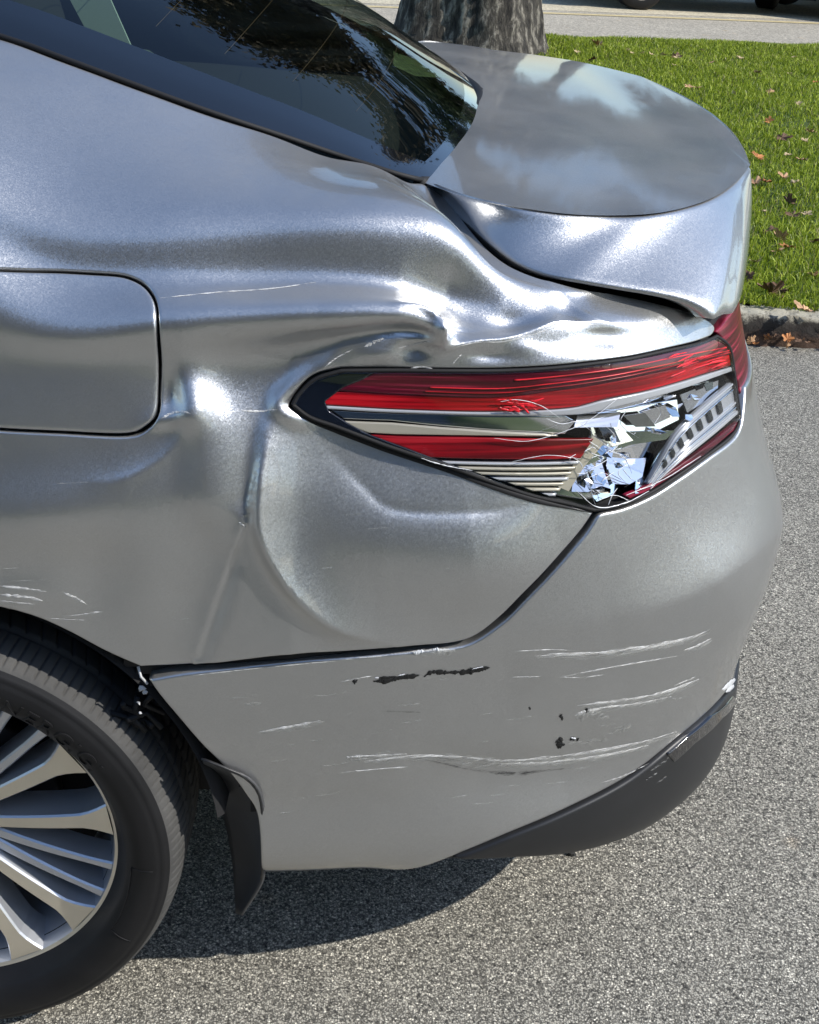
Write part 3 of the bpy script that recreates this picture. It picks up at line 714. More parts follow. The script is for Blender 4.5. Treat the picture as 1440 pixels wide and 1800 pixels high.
# stripes of the inner light guide
for k, (f, w_) in enumerate([(.30, 2.2), (.62, 1.6), (.80, 1.4)]):
    top = np.array(dense([(662, 655), (800, 656), (900, 655), (1000, 648), (1100, 635), (1180, 619), (1275, 604)], 40)); low_ = np.array(top_lo)
    L_ = top*(1-f)+low_*f; L_ = L_[8 if k else 16:]
    patch('light_guide', [tuple(x) for x in L_]+[tuple(x) for x in (L_+[0, w_])[::-1]], -.0008, RED2 if k != 2 else RED, flange=.001, rnd=0)
sil_lo = dense([(575, 720), (700, 727), (860, 732), (1000, 732), (1060, 724), (1130, 706), (1200, 686), (1293, 652)], 40)
patch('silver_strip', [tuple(p_) for p_ in np.array(mid_lo)+[3, 1.5]]+sil_lo[::-1], -.003, WHITE)
patch('chrome_reflector', [(580, 722), (700, 729), (860, 734), (1000, 735), (1020, 745), (1000, 768), (860, 762), (760, 752), (690, 743), (606, 739)], -.010, CHR2)
patch('cream_strip', [(602, 741), (690, 745), (780, 754), (960, 765), (985, 769), (860, 768), (700, 765), (648, 762), (628, 755)], -.004, CREAM)
patch('lower_red_reflector', [(646, 765), (700, 768), (860, 771), (1048, 773), (1036, 790), (1024, 808), (900, 809), (758, 806), (715, 789)], -.004, lens_material('lower_red', (.30, .003, .009), detail=1.5))
for k in range(7):
    v0 = 812+k*9.5; u0 = 775+k*30
    patch('lens_rib', [(u0, v0), (1024-k*7, v0), (1022-k*7, v0+5.5), (u0+14, v0+5.5)], -.004+.001*(k % 2), CREAM if k % 3 else WHITE, flange=.008)
patch('rib_backing', [(765, 811), (1040, 811), (1015, 850), (1040, 886), (940, 868), (850, 840)], -.016, CHR2)
# broken chrome bowl: overlapping bent foils
def foil(cu, cv, ru, rv, off, material, tilt, n=6):
    a0 = rng.uniform(0, 6.28); pts = []
    for k in range(n):
        a = a0+k*2*math.pi/n+rng.uniform(-.3, .3); pts.append((cu+ru*math.cos(a)*rng.uniform(.6, 1.1), cv+rv*math.sin(a)*rng.uniform(.6, 1.1)))
    P = SL.path(pts)
    if len(P) < 4: return
    V = SL.ev(P); Nn = SL.ev(P, SL.N)
    c = V.mean(0); dx = (V-c)@RT; dz = (V-c)@UP
    V = V+Nn*(off+np.clip(tilt[0]*dx+tilt[1]*dz+rng.normal(0, .0008, len(V)), -.016, .005-min(0, off)))[:, None]
    mid = V.mean(0)+Nn.mean(0)*rng.normal(0, .003)
    me = mesh_np('chrome_shard', np.vstack([V, mid]), np.array([(k, (k+1) % len(V), len(V)) for k in range(len(V))]), False)
    sm = link('chrome_shard', me, material, lamp); m_ = sm.modifiers.new('thick', 'SOLIDIFY'); m_.thickness = .0008
patch('chrome_bowl', [(1046, 735), (1130, 712), (1230, 682), (1284, 664), (1290, 690), (1240, 728), (1185, 780), (1150, 845), (1110, 872), (1045, 888), (1020, 856), (1030, 812), (1054, 772)], -.020, CHR2)
def plate(P2, off, material, up, side=0., name='chrome_plate'):
    """flat broken reflector piece; up > 0 leans it back to the sky"""
    P = SL.path(P2); V = SL.ev(P); Nn = SL.ev(P, SL.N).mean(0); Nn /= np.linalg.norm(Nn); c = V.mean(0)
    dz = (V-c)@UP; dx = (V-c)@RT; flat = c+(V-c)-((V-c)@Nn)[:, None]*Nn
    V = flat+Nn*(off-up*dz+side*dx)[:, None]
    # keep it behind the lens skin
    ex = max(0, ((V-SL.ev(P))@Nn).max()+.001); V = V-Nn*ex
    me = mesh_np(name, np.vstack([V, V-Nn*.0012]), [np.array([(0, k, k+1) for k in range(1, len(V)-1)]), np.array([(k, (k+1) % len(V), len(V)+(k+1) % len(V), len(V)+k) for k in range(len(V))])], False)
    link(name, me, material, lamp)
plate([(1118, 868), (1150, 800), (1190, 748), (1240, 702), (1286, 668), (1290, 690), (1244, 728), (1194, 775), (1164, 830), (1142, 866)], -.008, CHR2, .42)
plate([(1050, 738), (1130, 722), (1200, 706), (1200, 740), (1140, 775), (1090, 790), (1056, 770)], -.013, CHR2, .15, .1)
DK_ = simple('lamp_dark_plastic', (.02, .02, .022), .2, coat=.5)
plate([(1010, 752), (1025, 735), (1104, 731), (1088, 752)], -.004, CHR2, .95)
plate([(1104, 734), (1143, 729), (1159, 752), (1124, 753)], -.007, DK_, .2)
plate([(1088, 806), (1120, 790), (1180, 776), (1162, 803), (1136, 841), (1108, 852), (1079, 851), (1076, 832)], -.006, CHR2, .72)
plate([(1108, 764), (1188, 757), (1175, 774), (1120, 787), (1095, 800), (1092, 782)], -.008, CHR2, .02, .2)
plate([(1175, 713), (1200, 710), (1197, 733), (1184, 733)], -.005, CHR2, .8)
plate([(1200, 694), (1277, 670), (1276, 694), (1213, 726)], -.007, CHR2, .05, -.1)
plate([(1143, 729), (1176, 714), (1184, 735), (1160, 752)], -.009, CHR2, -.1, .3)
plate([(1028, 828), (1072, 812), (1076, 866), (1012, 868)], -.004, CHR2, .55, .2)
plate([(1080, 853), (1108, 854), (1136, 846), (1120, 868), (1050, 882), (1040, 870)], -.006, CHR2, .4, -.3)
plate([(1046, 768), (1066, 780), (1030, 824), (1004, 866), (985, 858), (1028, 808)], -.005, CREAM, .0)
plate([(1060, 752), (1088, 756), (1096, 780), (1070, 778)], -.008, DK_, .3)
plate([(1244, 676), (1262, 671), (1258, 684), (1246, 688)], -.004, DK_, .3)
for cu, cv, ru, rv, off, t in [(1068, 795, 14, 15, -.003, (.5, -.6)), (1052, 846, 15, 11, -.002, (.4, -.7)), (1080, 772, 12, 10, -.002, (-.5, -.4)), (1040, 836, 12, 12, -.002, (-.6, -.5)), (1090, 818, 9, 8, -.002, (.5, .3)), (1160, 760, 12, 7, -.004, (.4, -.7)), (1215, 735, 9, 7, -.003, (.2, -.5)), (1100, 800, 10, 7, -.002, (.8, -.3)), (1062, 862, 18, 7, -.002, (0, -.6)), (1225, 700, 10, 7, -.003, (.3, -.6))]:
    foil(cu, cv, ru, rv, off, CHR2, t, 5)
# reversing light strip with the row of square diode windows
band = dense([(1292, 672), (1240, 716), (1195, 760), (1165, 810), (1142, 850)], 30)
band2 = dense([(1301, 728), (1262, 762), (1215, 800), (1170, 838), (1146, 862)], 30)
patch('diode_strip', band+band2[::-1], -.004, simple('diode_plastic', (.55, .57, .60), .15, .4, coat=1))
Bq, B2 = np.array(band), np.array(band2)
for f, w_, mt in [(.02, .06, WHITE), (.18, .05, CHR2), (.60, .06, WHITE), (.74, .05, CHR2), (.88, .10, WHITE)]:
    a_ = Bq*(1-f)+B2*f; b_ = Bq*(1-f-w_)+B2*(f+w_)
    patch('strip_rib', [tuple(x) for x in a_]+[tuple(x) for x in b_[::-1]], -.0015, mt, flange=.003, rnd=.0008)
for k in range(7):
    i_ = 4+k*3; c0 = Bq[i_]*.62+B2[i_]*.38; c1 = Bq[i_+2]*.62+B2[i_+2]*.38; dv = (B2[i_]-Bq[i_])*.19; ax_ = (c1-c0)*.62
    pts = [c0-dv, c0+ax_-dv, c0+ax_+dv, c0+dv]
    patch('diode_window', [tuple(x) for x in pts], -.0012, simple('diode_dark', (.03, .035, .04), .1, .5, coat=1) if k == 0 else bpy.data.materials['diode_dark'], flange=.003, rnd=.0008, smooth=False)
patch('lower_lens_rim', dense([(1110, 878), (1150, 860), (1200, 829), (1250, 794), (1294, 757)], 30)+dense([(1303, 740), (1292, 748), (1250, 782), (1200, 818), (1150, 850), (1100, 872)], 30), -.0025, DRED)
# outer clear lens, with the broken-out corner missing
clearP = dense([(517, 712), (529, 692), (556, 668), (602, 655)], 14)+dense([(610, 654), (800, 655), (900, 654), (1000, 647), (1100, 634), (1180, 617), (1260, 594)], 40)+[(1282, 612), (1290, 650), (1296, 700), (1300, 735), (1250, 790), (1200, 826), (1170, 842), (1150, 800), (1120, 782), (1092, 790), (1060, 775), (1042, 800), (1030, 840), (1045, 875), (1040, 893)]+dense([(1000, 884), (940, 871), (870, 848), (800, 822), (740, 802), (680, 782), (640, 767), (590, 748), (546, 732)], 40)
patch('clear_lens', clearP, .0012, CLEAR, flange=.002, smooth=False)

# ---- ribbons: cracks and scratches lying on the sheet
def ribbon(mb, surf, pts, w0, off=.0004, n=40, jag=0., seedw=True):
    C = catmull(np.array(pts, float), n)
    if jag: C = C+np.cumsum(rng.normal(0, jag, C.shape), 0)*.3
    P = surf.path([tuple(c) for c in C], True)
    if len(P) < 3: return
    V = surf.ev(P); Nn = surf.ev(P, surf.N)
    T = np.gradient(V, axis=0); T /= np.linalg.norm(T, axis=1)[:, None]+1e-12; B = np.cross(T, Nn)
    t = np.linspace(0, 1, len(V)); w = w0*np.minimum(1, np.minimum(t, 1-t)*5+.15)*(1+.45*smooth1(rng.normal(0, 1, len(V)), 2, 0)*(1 if seedw else 0))
    w = np.clip(w, w0*.12, w0*1.9)[:, None]*.5
    mb.grid(np.stack([V+B*w+Nn*off*.6, V+Nn*(off+w*.25), V-B*w+Nn*off*.6], 1))
mb = MB()
for pts, w_ in [([(1085, 700), (1040, 735), (1000, 755), (930, 775), (870, 770)], .0010), ([(1050, 770), (1075, 790), (1100, 812), (1085, 830), (1100, 850)], .0016), ([(1000, 800), (1020, 815), (1035, 850), (1045, 885)], .0018),
                ([(1020, 806), (960, 800), (900, 812)], .0009), ([(1060, 745), (1080, 765), (1070, 790), (1095, 800), (1110, 830)], .0015), ([(740, 805), (760, 812), (790, 820), (830, 828)], .0020), ([(880, 705), (910, 702), (950, 712), (985, 735)], .0011),
                ([(960, 735), (985, 745), (1015, 742), (1040, 758)], .0013), ([(1100, 720), (1090, 745), (1120, 770)], .0012), ([(1130, 700), (1160, 720), (1150, 745)], .0009), ([(1010, 860), (1050, 890), (1100, 882), (1140, 862)], .0022),
                ([(1030, 840), (1060, 830), (1080, 845)], .0012), ([(1050, 880), (1080, 870), (1110, 880)], .0016), ([(1100, 870), (1160, 845), (1230, 800)], .0012)]:
    ribbon(mb, SL, pts, w_*.5, .0018, jag=.5)
for k in range(22):
    a = rng.normal(1065, 24), rng.normal(805, 30); d = rng.normal(0, 8, 2); ribbon(mb, SL, [a, (a[0]+d[0], a[1]+d[1]), (a[0]+d[0]*2+rng.normal(0, 6), a[1]+d[1]*2)], rng.uniform(.0005, .0011), .0020, n=14, jag=.5)
CRK = scuff_material('crack_line', (.82, .84, .86), .38, .58, (200, 200, 300)) if False else CRACK_SHINE
link('lens_cracks', mb.mesh('lens_cracks'), CRACK_SHINE, lamp, kind='stuff')
mb = MB()
for k in range(16):
    a = rng.normal(900, 22), rng.normal(711, 5); ribbon(mb, SL, [a, (a[0]+rng.normal(8, 4), a[1]+rng.normal(1, 3)), (a[0]+rng.normal(16, 5), a[1]+rng.normal(2, 4))], rng.uniform(.001, .003), .0018, n=10, jag=.4)
for k in range(12):
    a = rng.normal(1190, 22), rng.normal(645, 7); ribbon(mb, SL, [a, (a[0]+12, a[1]-5), (a[0]+rng.uniform(22, 36), a[1]-rng.uniform(8, 13))], rng.uniform(.001, .0026), .0016, n=10, jag=.3)
link('red_lens_splinters', mb.mesh('red_lens_splinters'), RED2, lamp, kind='stuff')

# lid-mounted lamp running round the rear
lp = SL.path([(1264, 581), (1284, 556), (1306, 512)])
top_t = t_of_z(.985, 1.0)
P = np.vstack([lp, [(s_end, lp[-1][1]), (s_end, .59), (sl+.05, .60)], SL.path([(1296, 640)])])
ll = panel('lid_tail_lamp', SL, P, .009, DRED, CAR, off=-.004, flange=.02, round_=.003, edge_step=.004, label='dark red lamp section on the trunk lid')

# black gasket round the lamp
mb = MB()
g_ = np.vstack([polyL, polyL[:1]]); V = SL.ev(g_); Nn = SL.ev(g_, SL.N)
mb.tube(V-Nn*.0015, .0024, 6, caps=False); link('lamp_gasket', mb.mesh('lamp_gasket'), BLACK, lamp)

mb = MB(); ribbon(mb, SQ, [(516, 719), (545, 740), (590, 756.5), (640, 775.5), (680, 790.5), (740, 810.5), (800, 830.5), (870, 857), (940, 879.5), (1000, 892.5), (1038, 901)], .0058, .0022, n=70, seedw=False); link('lamp_glint_cover', mb.mesh('lamp_glint_cover'), BLACK, lamp)  # black strip added to hide the sun glint on the edge below the lamp

# ================================================================ SCRATCHES, GOUGES, SCUFFS, PAINTED HIGHLIGHTS
def scuff_material(name, col, lo, hi, scl=(60, 60, 900)):
    m, N, L, p = mat(name); p.inputs['Base Color'].default_value = (*col, 1); p.inputs['Roughness'].default_value = .6
    tc = N.new('ShaderNodeTexCoord'); mp = N.new('ShaderNodeMapping'); mp.inputs['Scale'].default_value = scl; L.new(tc.outputs['Object'], mp.inputs[0])
    nz = N.new('ShaderNodeTexNoise'); nz.inputs['Scale'].default_value = 1; nz.inputs['Detail'].default_value = 5; nz.inputs['Roughness'].default_value = .7; L.new(mp.outputs[0], nz.inputs['Vector'])
    mr = N.new('ShaderNodeMapRange'); mr.inputs[1].default_value = lo; mr.inputs[2].default_value = hi; L.new(nz.outputs['Fac'], mr.inputs[0]); L.new(mr.outputs[0], p.inputs['Alpha']); return m
SCR = scuff_material('raw_scratch', (.80, .80, .78), .36, .62)
HAZE = scuff_material('scuff_and_highlight_haze', (.66, .66, .63), .45, .95)
GOUGE = scuff_material('black_gouge', (.008, .008, .008), .30, .42, (150, 150, 260))
DSC = scuff_material('dark_scuff', (.03, .03, .03), .42, .80)
def marks(name, surf, items, material, parent, off=.0005, jag=.10, label=None):
    mb = MB()
    for pts, w_ in items: ribbon(mb, surf, pts, w_, off, n=max(8, int(20+len(pts)*6)), jag=jag)
    o = link(name, mb.mesh(name), material, parent, kind='stuff')
W = [([(940, 1153), (1050, 1148), (1150, 1134), (1215, 1120), (1247, 1106)], .0045), ([(955, 1150), (1100, 1144), (1200, 1127)], .0025), ([(1202, 1143), (1225, 1135), (1250, 1122)], .003),
     ([(990, 1189), (1080, 1172), (1190, 1153)], .002), ([(905, 1145), (960, 1142), (1010, 1143)], .0015), ([(900, 1190), (950, 1189)], .0012), ([(985, 1190), (1020, 1191), (1060, 1186)], .0015),
     ([(1015, 1240), (1100, 1230), (1170, 1216), (1228, 1194)], .004), ([(1040, 1246), (1120, 1236), (1180, 1224)], .003), ([(1010, 1258), (1030, 1250), (1055, 1246)], .005), ([(1185, 1205), (1222, 1190)], .002),
     ([(640, 1338), (720, 1330), (800, 1330), (880, 1337), (950, 1333), (1050, 1320), (1130, 1304), (1190, 1286)], .0045), ([(880, 1342), (960, 1340), (1060, 1328), (1140, 1310)], .004), ([(600, 1358), (660, 1352), (720, 1348)], .002), ([(605, 1332), (640, 1328)], .003),
     ([(455, 1287), (510, 1277), (568, 1265)], .0028), ([(500, 1278), (545, 1272)], .002), ([(610, 1331), (660, 1328), (715, 1325)], .003), ([(600, 1198), (655, 1188)], .0014), ([(1060, 1375), (1100, 1362), (1140, 1342)], .002),
     ([(720, 1146), (760, 1144), (800, 1142)], .004), ([(600, 1160), (680, 1152)], .0014), ([(340, 1187), (480, 1172), (590, 1162)], .0012)]
marks('scratch', SB, W, SCR, bumper)
marks('scrape_band', SB, [([(u+3, v+3) for u, v in p_], w_*2.6) for p_, w_ in W if w_ > .0022], HAZE, bumper, .0003)
HZ = [([(1010, 1262), (1040, 1256), (1070, 1262)], .012), ([(1075, 1285), (1110, 1275)], .012), ([(1030, 1302), (1070, 1300)], .006), ([(780, 1340), (900, 1346), (1030, 1334)], .010), ([(1130, 1140), (1200, 1128)], .008), ([(430, 1238), (460, 1236)], .006), ([(700, 1240), (740, 1236)], .004)]
for k in range(46):
    u, v = rng.uniform(330, 1180), rng.uniform(1195, 1470)
    if (v > 1520-(u-600)*.35 and u > 800) or u < np.interp(v, [1196, 1258, 1310, 1350, 1395, 1450], [262, 310, 355, 395, 430, 455])+20: continue
    l_ = rng.uniform(12, 60); HZ.append(([(u, v), (u+l_*.5, v-l_*.04), (u+l_, v-l_*.14)], rng.uniform(.0006, .0020)))
marks('scuff', SB, HZ, HAZE, bumper)
GG_ = [([(656, 1197), (680, 1196), (705, 1193), (735, 1190)], .0062), ([(664, 1192), (700, 1190)], .003), ([(745, 1190), (760, 1182), (790, 1181), (812, 1180)], .0050), ([(795, 1184), (825, 1181), (862, 1174)], .0075), ([(622, 1193), (623, 1201)], .006), ([(986, 1298), (983, 1306), (986, 1315)], .0075), ([(983, 1306), (994, 1308)], .003), ([(1003, 1299), (1010, 1300)], .004), ([(1013, 1302), (1018, 1300)], .003), ([(986, 1256), (989, 1262)], .003), ([(1030, 1246), (1033, 1250)], .003), ([(930, 1242), (934, 1246)], .002)]
marks('gouge', SB, GG_, GOUGE, bumper, .0007, 1.1)
marks('chipped_spot', SB, [([(1004, 1296), (1012, 1298)], .003), ([(660, 1190), (666, 1192)], .002), ([(700, 1187), (712, 1185)], .0014), ([(830, 1176), (850, 1172)], .0012), ([(726, 1147), (745, 1144)], .005), ([(760, 1142), (772, 1141)], .004)], CRACK_SHINE, bumper, .0010, .4)
marks('dark_scuff', SB, [([(740, 1334), (780, 1342), (822, 1352), (870, 1357), (920, 1358), (1005, 1350)], .0035), ([(860, 1358), (900, 1360), (945, 1358)], .005), ([(735, 1332), (760, 1330), (800, 1336)], .003), ([(670, 1250), (740, 1252)], .0015)], DSC, bumper)
QW = [([(425, 722), (455, 723), (488, 720)], .0018), ([(285, 735), (300, 727), (318, 724), (335, 727)], .0028), ([(282, 524), (380, 514), (480, 507), (555, 496)], .0013), ([(0, 1030), (40, 1034), (82, 1040)], .0028), ([(0, 1045), (50, 1050), (75, 1056)], .0035), ([(0, 1056), (60, 1062)], .002),
      ([(112, 1042), (135, 1052), (152, 1062)], .003), ([(120, 1083), (180, 1075)], .0014), ([(420, 918), (432, 926)], .002), ([(90, 1087), (150, 1090)], .0012), ([(785, 616), (835, 602), (885, 600), (935, 588), (990, 573), (1080, 570)], .0014), ([(570, 646), (590, 630), (620, 614)], .0012), ([(640, 610), (665, 598), (676, 594)], .003), ([(700, 612), (740, 602), (762, 600)], .0014), ([(720, 648), (740, 645), (760, 648)], .002), ([(795, 640), (806, 628), (812, 622)], .0014)]
marks('panel_scratch', SQ, QW, SCR, quarter)
marks('panel_scuff', SQ, [([(u, v), (u+l_, v-3)], .0012) for u, v, l_ in [(0, 1000, 60), (10, 1070, 50), (100, 850, 60), (130, 645, 20), (600, 905, 60), (640, 930, 50), (780, 1000, 30), (300, 1090, 40), (560, 1000, 30), (700, 880, 24), (900, 990, 30), (0, 1022, 90)]]+[([(0, 538), (70, 520), (130, 512)], .0014)], HAZE, quarter)
# reflector strip and painted-on highlight along the bumper's corner lip
refl = SB.path([(1168, 1322), (1205, 1290), (1245, 1256), (1283, 1222), (1291, 1232), (1262, 1262), (1215, 1304), (1180, 1336)])
if len(refl) > 4: panel('bumper_reflector', SB, resample(refl, .006), .008, simple('dark_reflector', (.012, .011, .012), .10, coat=1, coatr=.02), CAR, off=.0065, flange=.006, round_=.0015, edge_step=.004)
marks('lip_highlight', SB, [([(1268, 1212), (1290, 1196), (1312, 1174), (1322, 1160)], .010), ([(1275, 1216), (1298, 1200), (1316, 1180)], .007)], CRACK_SHINE, bumper, .001, .2)
marks('valance_highlight', SB, [([(1140, 1352), (1165, 1336), (1188, 1316)], .005), ([(1150, 1375), (1170, 1360)], .003), ([(1132, 1368), (1150, 1356)], .002)], HAZE, CAR, .0052, .2)  # pale ribbons paint the shine along the valance ridge

# ================================================================ WHEEL, MUD FLAP, ARCH LINER
WC = np.array([.003, .0, .3175]); TR = .317
def ring(prof, n=180, c=WC):
    """prof (y, r) -> grid around the axle"""
    prof = np.array(prof, float); th = np.linspace(0, 2*math.pi, n, endpoint=False)
    return np.stack([np.stack([c[0]+r*np.cos(th), np.full(n, c[1]+y), c[2]+r*np.sin(th)], 1) for y, r in prof])
def make_wheel(detail=True):
    wheel = empty('rear_wheel'); wheel.parent = CAR
    # sidewall
    side = catmull(np.array([(.052, .222), (.036, .229), (.024, .236), (.004, .250), (-.005, .266), (-.005, .282), (.000, .295), (.0045, .3015)]), 40)
    th_n = 720
    G = ring(side, th_n)
    # moulded rings and rim-protector rib
    mb = MB()
    for k in range(len(side)):
        r = side[k, 1]; G[k, :, 1] -= .0012*math.exp(-((r-.246)/.003)**2)+.0009*math.exp(-((r-.294)/.0015)**2)-.0010*math.exp(-((r-.290)/.0015)**2)
    mb.grid(G, close_v=True)
    G = ring([(.20, .222), (.212, .25), (.215, .28), (.206, .299)], 90); mb.grid(G, close_v=True)
    tyre = link('tyre', mb.mesh('tyre'), RUBBER, wheel)
    # tread with sipes and grooves: real relief
    nth = 1500; prof = catmull(np.array([(.0045, .3015), (.009, .3055), (.018, .3095), (.030, .3130), (.048, .3155), (.075, .3168), (.11, .3185), (.14, .3195), (.165, .3190), (.188, .3165), (.204, .310), (.212, .298)]), 86)
    th = np.linspace(0, 2*math.pi, nth, endpoint=False)
    Y = prof[:, 0][:, None]; Rr = prof[:, 1][:, None]; T = th[None, :]
    depth = np.zeros((len(prof), nth))
    for yc in (.064, .105, .146): depth += .0065*np.exp(-((Y-yc)/.0042)**4)
    npit = 150
    ph = (T*npit/(2*math.pi)+(Y-.02)*9+18*(Y-.05)**2) % 1
    sip = np.exp(-(((ph+.5) % 1-.5)/.075)**2)
    wide = ((np.floor(T*npit/(2*math.pi)+(Y-.02)*9+18*(Y-.05)**2) % 3) == 0)
    env = np.clip((Y-.0065)/.006, 0, 1)*np.clip((.058-Y)/.003, 0, 1)
    depth += .0040*sip*env*np.where(wide, 1.2, .8)
    ph2 = (T*npit*.66/(2*math.pi)-(Y)*14) % 1; sip2 = np.exp(-(((ph2+.5) % 1-.5)/.06)**2)
    depth += .003*sip2*((Y > .070) & (Y < .140))+.004*sip*np.clip((Y-.152)/.003, 0, 1)
    ln = np.exp(-((Y-.0205)/.0008)**2)*.0006; depth += ln
    rr = Rr-depth
    G = np.stack([WC[0]+rr*np.cos(T), WC[1]+Y+0*T, WC[2]+rr*np.sin(T)], -1)
    mb = MB(); mb.grid(G, close_v=True); link('tread', mb.mesh('tread'), RUBBER_T, tyre)
    # raised lettering on the sidewall
    fc = bpy.data.curves.new('txt', 'FONT'); fc.body = 'ENERGIGI'; fc.size = .034; fc.extrude = .0011; fc.space_character = 1.12
    to = bpy.data.objects.new('txt', fc); COL.objects.link(to); bpy.context.view_layer.update()
    tm = bpy.data.meshes.new_from_object(to.evaluated_get(bpy.context.evaluated_depsgraph_get())); bpy.data.objects.remove(to)
    V = np.array([v.co[:] for v in tm.vertices]); F = [list(p_.vertices) for p_ in tm.polygons]
    a = R(68)-V[:, 0]/.265; r = .252+V[:, 1]*.95; yb = np.interp(r, side[:, 1], side[:, 0])
    V = np.stack([WC[0]+r*np.cos(a), WC[1]+yb-.0002-(V[:, 2]+.0006)*.9, WC[2]+r*np.sin(a)], 1)
    me = bpy.data.meshes.new('lettering'); me.from_pydata(V.tolist(), [], F); link('lettering', me, RUBBER, tyre)
    mb = MB()
    for a in (R(-2.5), R(-28)):
        for w_ in (0,): mb.tube([(WC[0]+r*math.cos(a), WC[1]+np.interp(r, side[:, 1], side[:, 0])-.0004, WC[2]+r*math.sin(a)) for r in np.linspace(.254, .282, 6)], .0007, 4)
    mb.tube([(WC[0]+.254*math.cos(a), WC[1]+np.interp(.254, side[:, 1], side[:, 0])-.0004, WC[2]+.254*math.sin(a)) for a in np.linspace(R(-2.5), R(-28), 12)], .0007, 4)
    link('moulded_frame', mb.mesh('moulded_frame'), RUBBER, tyre)
    # rim
    rim = link('rim', (lambda m_: (m_.grid(ring(catmull(np.array([(.055, .2215), (.040, .2300), (.032, .2345), (.0292, .2360), (.0290, .2350), (.0300, .2320), (.0325, .2280)]), 16), 200), close_v=True), m_.mesh('rim'))[1])(MB()), ALLOY, wheel)
    mb = MB(); mb.grid(ring(catmull(np.array([(.0325, .2280), (.036, .2262), (.055, .2215), (.075, .216), (.11, .206), (.19, .20)]), 18), 160), close_v=True); link('rim_barrel', mb.mesh('rim_barrel'), ALLOYG, rim)
    # spokes
    def spoke(angle, w0, w1, wmid, yf0, yf1, flare, front, name, back=.045):
        """beam from hub to rim; front face with a small chamfer; front faces get the front material"""
        n = 16; t = np.linspace(0, 1, n); r = .045+t*(.2265-.045)
        wd = (w0*(1-t)+w1*t)*(1-.0*t)+flare*np.clip((t-.78)/.22, 0, 1)**1.6
        yf = .0255+yf0*(1-t)+yf1*t-.004*np.sin(math.pi*t)
        G = []
        for k in range(n):
            h = wd[k]/2; ch = min(.0016, h*.35)
            sec = [(-h*1.25-.002, yf[k]+back), (-h-.0006, yf[k]+ch*1.5), (-h+ch, yf[k]), (h-ch, yf[k]), (h+.0006, yf[k]+ch*1.5), (h*1.25+.002, yf[k]+back)]
            G.append([(r[k], s_, y_) for s_, y_ in sec])
        G = np.array(G); ca, sa = math.cos(angle), math.sin(angle)
        X = WC[0]+G[..., 0]*ca-G[..., 1]*sa; Z = WC[2]+G[..., 0]*sa+G[..., 1]*ca; Yw = WC[1]+G[..., 2]
        m_ = MB(); m_.grid(np.stack([X, Yw, Z], -1)); me = m_.mesh(name, False)
        o = link(name, me, None, wheel); me.materials.append(ALLOYG); me.materials.append(front)
        idx = np.array([1 if (f.index % 5) == 2 else 0 for f in me.polygons], np.int32); me.polygons.foreach_set('material_index', idx)
        return o
    for k in range(5):
        b0 = R(9)+k*R(72)
        spoke(b0, .016, .024, 0, .030, .0065, .026, ALLOY, 'spoke')
        spoke(b0+R(26.5), .016, .025, 0, .030, .0065, .030, ALLOY, 'spoke')
        spoke(b0-R(20.5), .016, .0085, 0, .042, .010, .004, ALLOYG, 'spoke_fin', .035)
        spoke(b0-R(33), .016, .0085, 0, .042, .010, .004, ALLOYG, 'spoke_fin', .035)
    mb = MB(); mb.grid(ring(catmull(np.array([(.053, .001), (.052, .03), (.055, .045), (.065, .058), (.10, .062)]), 14), 60), close_v=True); link('hub', mb.mesh('hub'), ALLOYG, wheel)
    mb = MB(); mb.grid(ring([(.10, .02), (.10, .145), (.11, .147), (.125, .145)], 80), close_v=True); link('brake_disc', mb.mesh('brake_disc'), simple('cast_iron', (.06, .055, .05), .5, .8), wheel)
    mb = MB(); mb.grid(ring([(.15, .01), (.15, .202)], 60), close_v=True); link('wheel_backing', mb.mesh('wheel_backing'), BLACK, wheel)
    return wheel
make_wheel()
# arch liner
mb = MB(); th = np.linspace(R(7), R(200), 60)
G = np.stack([np.stack([.0+rr_*np.cos(th), np.full(60, y_), .335+rr_*np.sin(th)], 1) for y_, rr_ in [(.012, .366), (.02, .374), (.10, .378), (.34, .378), (.345, .20), (.345, .02)]])
mb.grid(G); link('wheel_arch_liner', mb.mesh('wheel_arch_liner'), simple('liner', (.010, .010, .011), .85), CAR)
# mud flap: left (inner) and right (outer) edges measured at their own depth
Lf = [(352, 1334, .010), (366, 1362, .06), (384, 1410, .09), (398, 1465, .10), (407, 1520, .10), (411, 1570, .09), (413, 1606, .07)]
Rf = [(354, 1333, .004), (400, 1351, .000), (436, 1368, .002), (456, 1398, .008), (462, 1450, .016), (461, 1510, .022), (457, 1552, .032), (422, 1609, .052)]
A = catmull(np.array([hit(q, 1, q[2]) for q in Lf]), 30); Bq_ = catmull(np.array([hit(q, 1, q[2]) for q in Rf]), 30)
t = np.linspace(0, 1, 12)[None, :, None]
G = A[:, None]*(1-t)+Bq_[:, None]*t
G[..., 0] += .004+.010*np.sin(np.pi*t[..., 0])*np.sin(np.pi*np.linspace(0, 1, 30))[:, None]
mb = MB(); mb.grid(G); fo = link('mud_flap', mb.mesh('mud_flap'), simple('flap_rubber', (.07, .071, .074), .5, bump=(500, .3, .0005), var=.2), CAR); m_ = fo.modifiers.new('thickness', 'SOLIDIFY'); m_.thickness = .0035
mb = MB(); mb.tube(Bq_[:22]+np.array([0, -.001, .0]), .0017, 6); link('flap_edge', mb.mesh('flap_edge'), PLASTIC, fo)
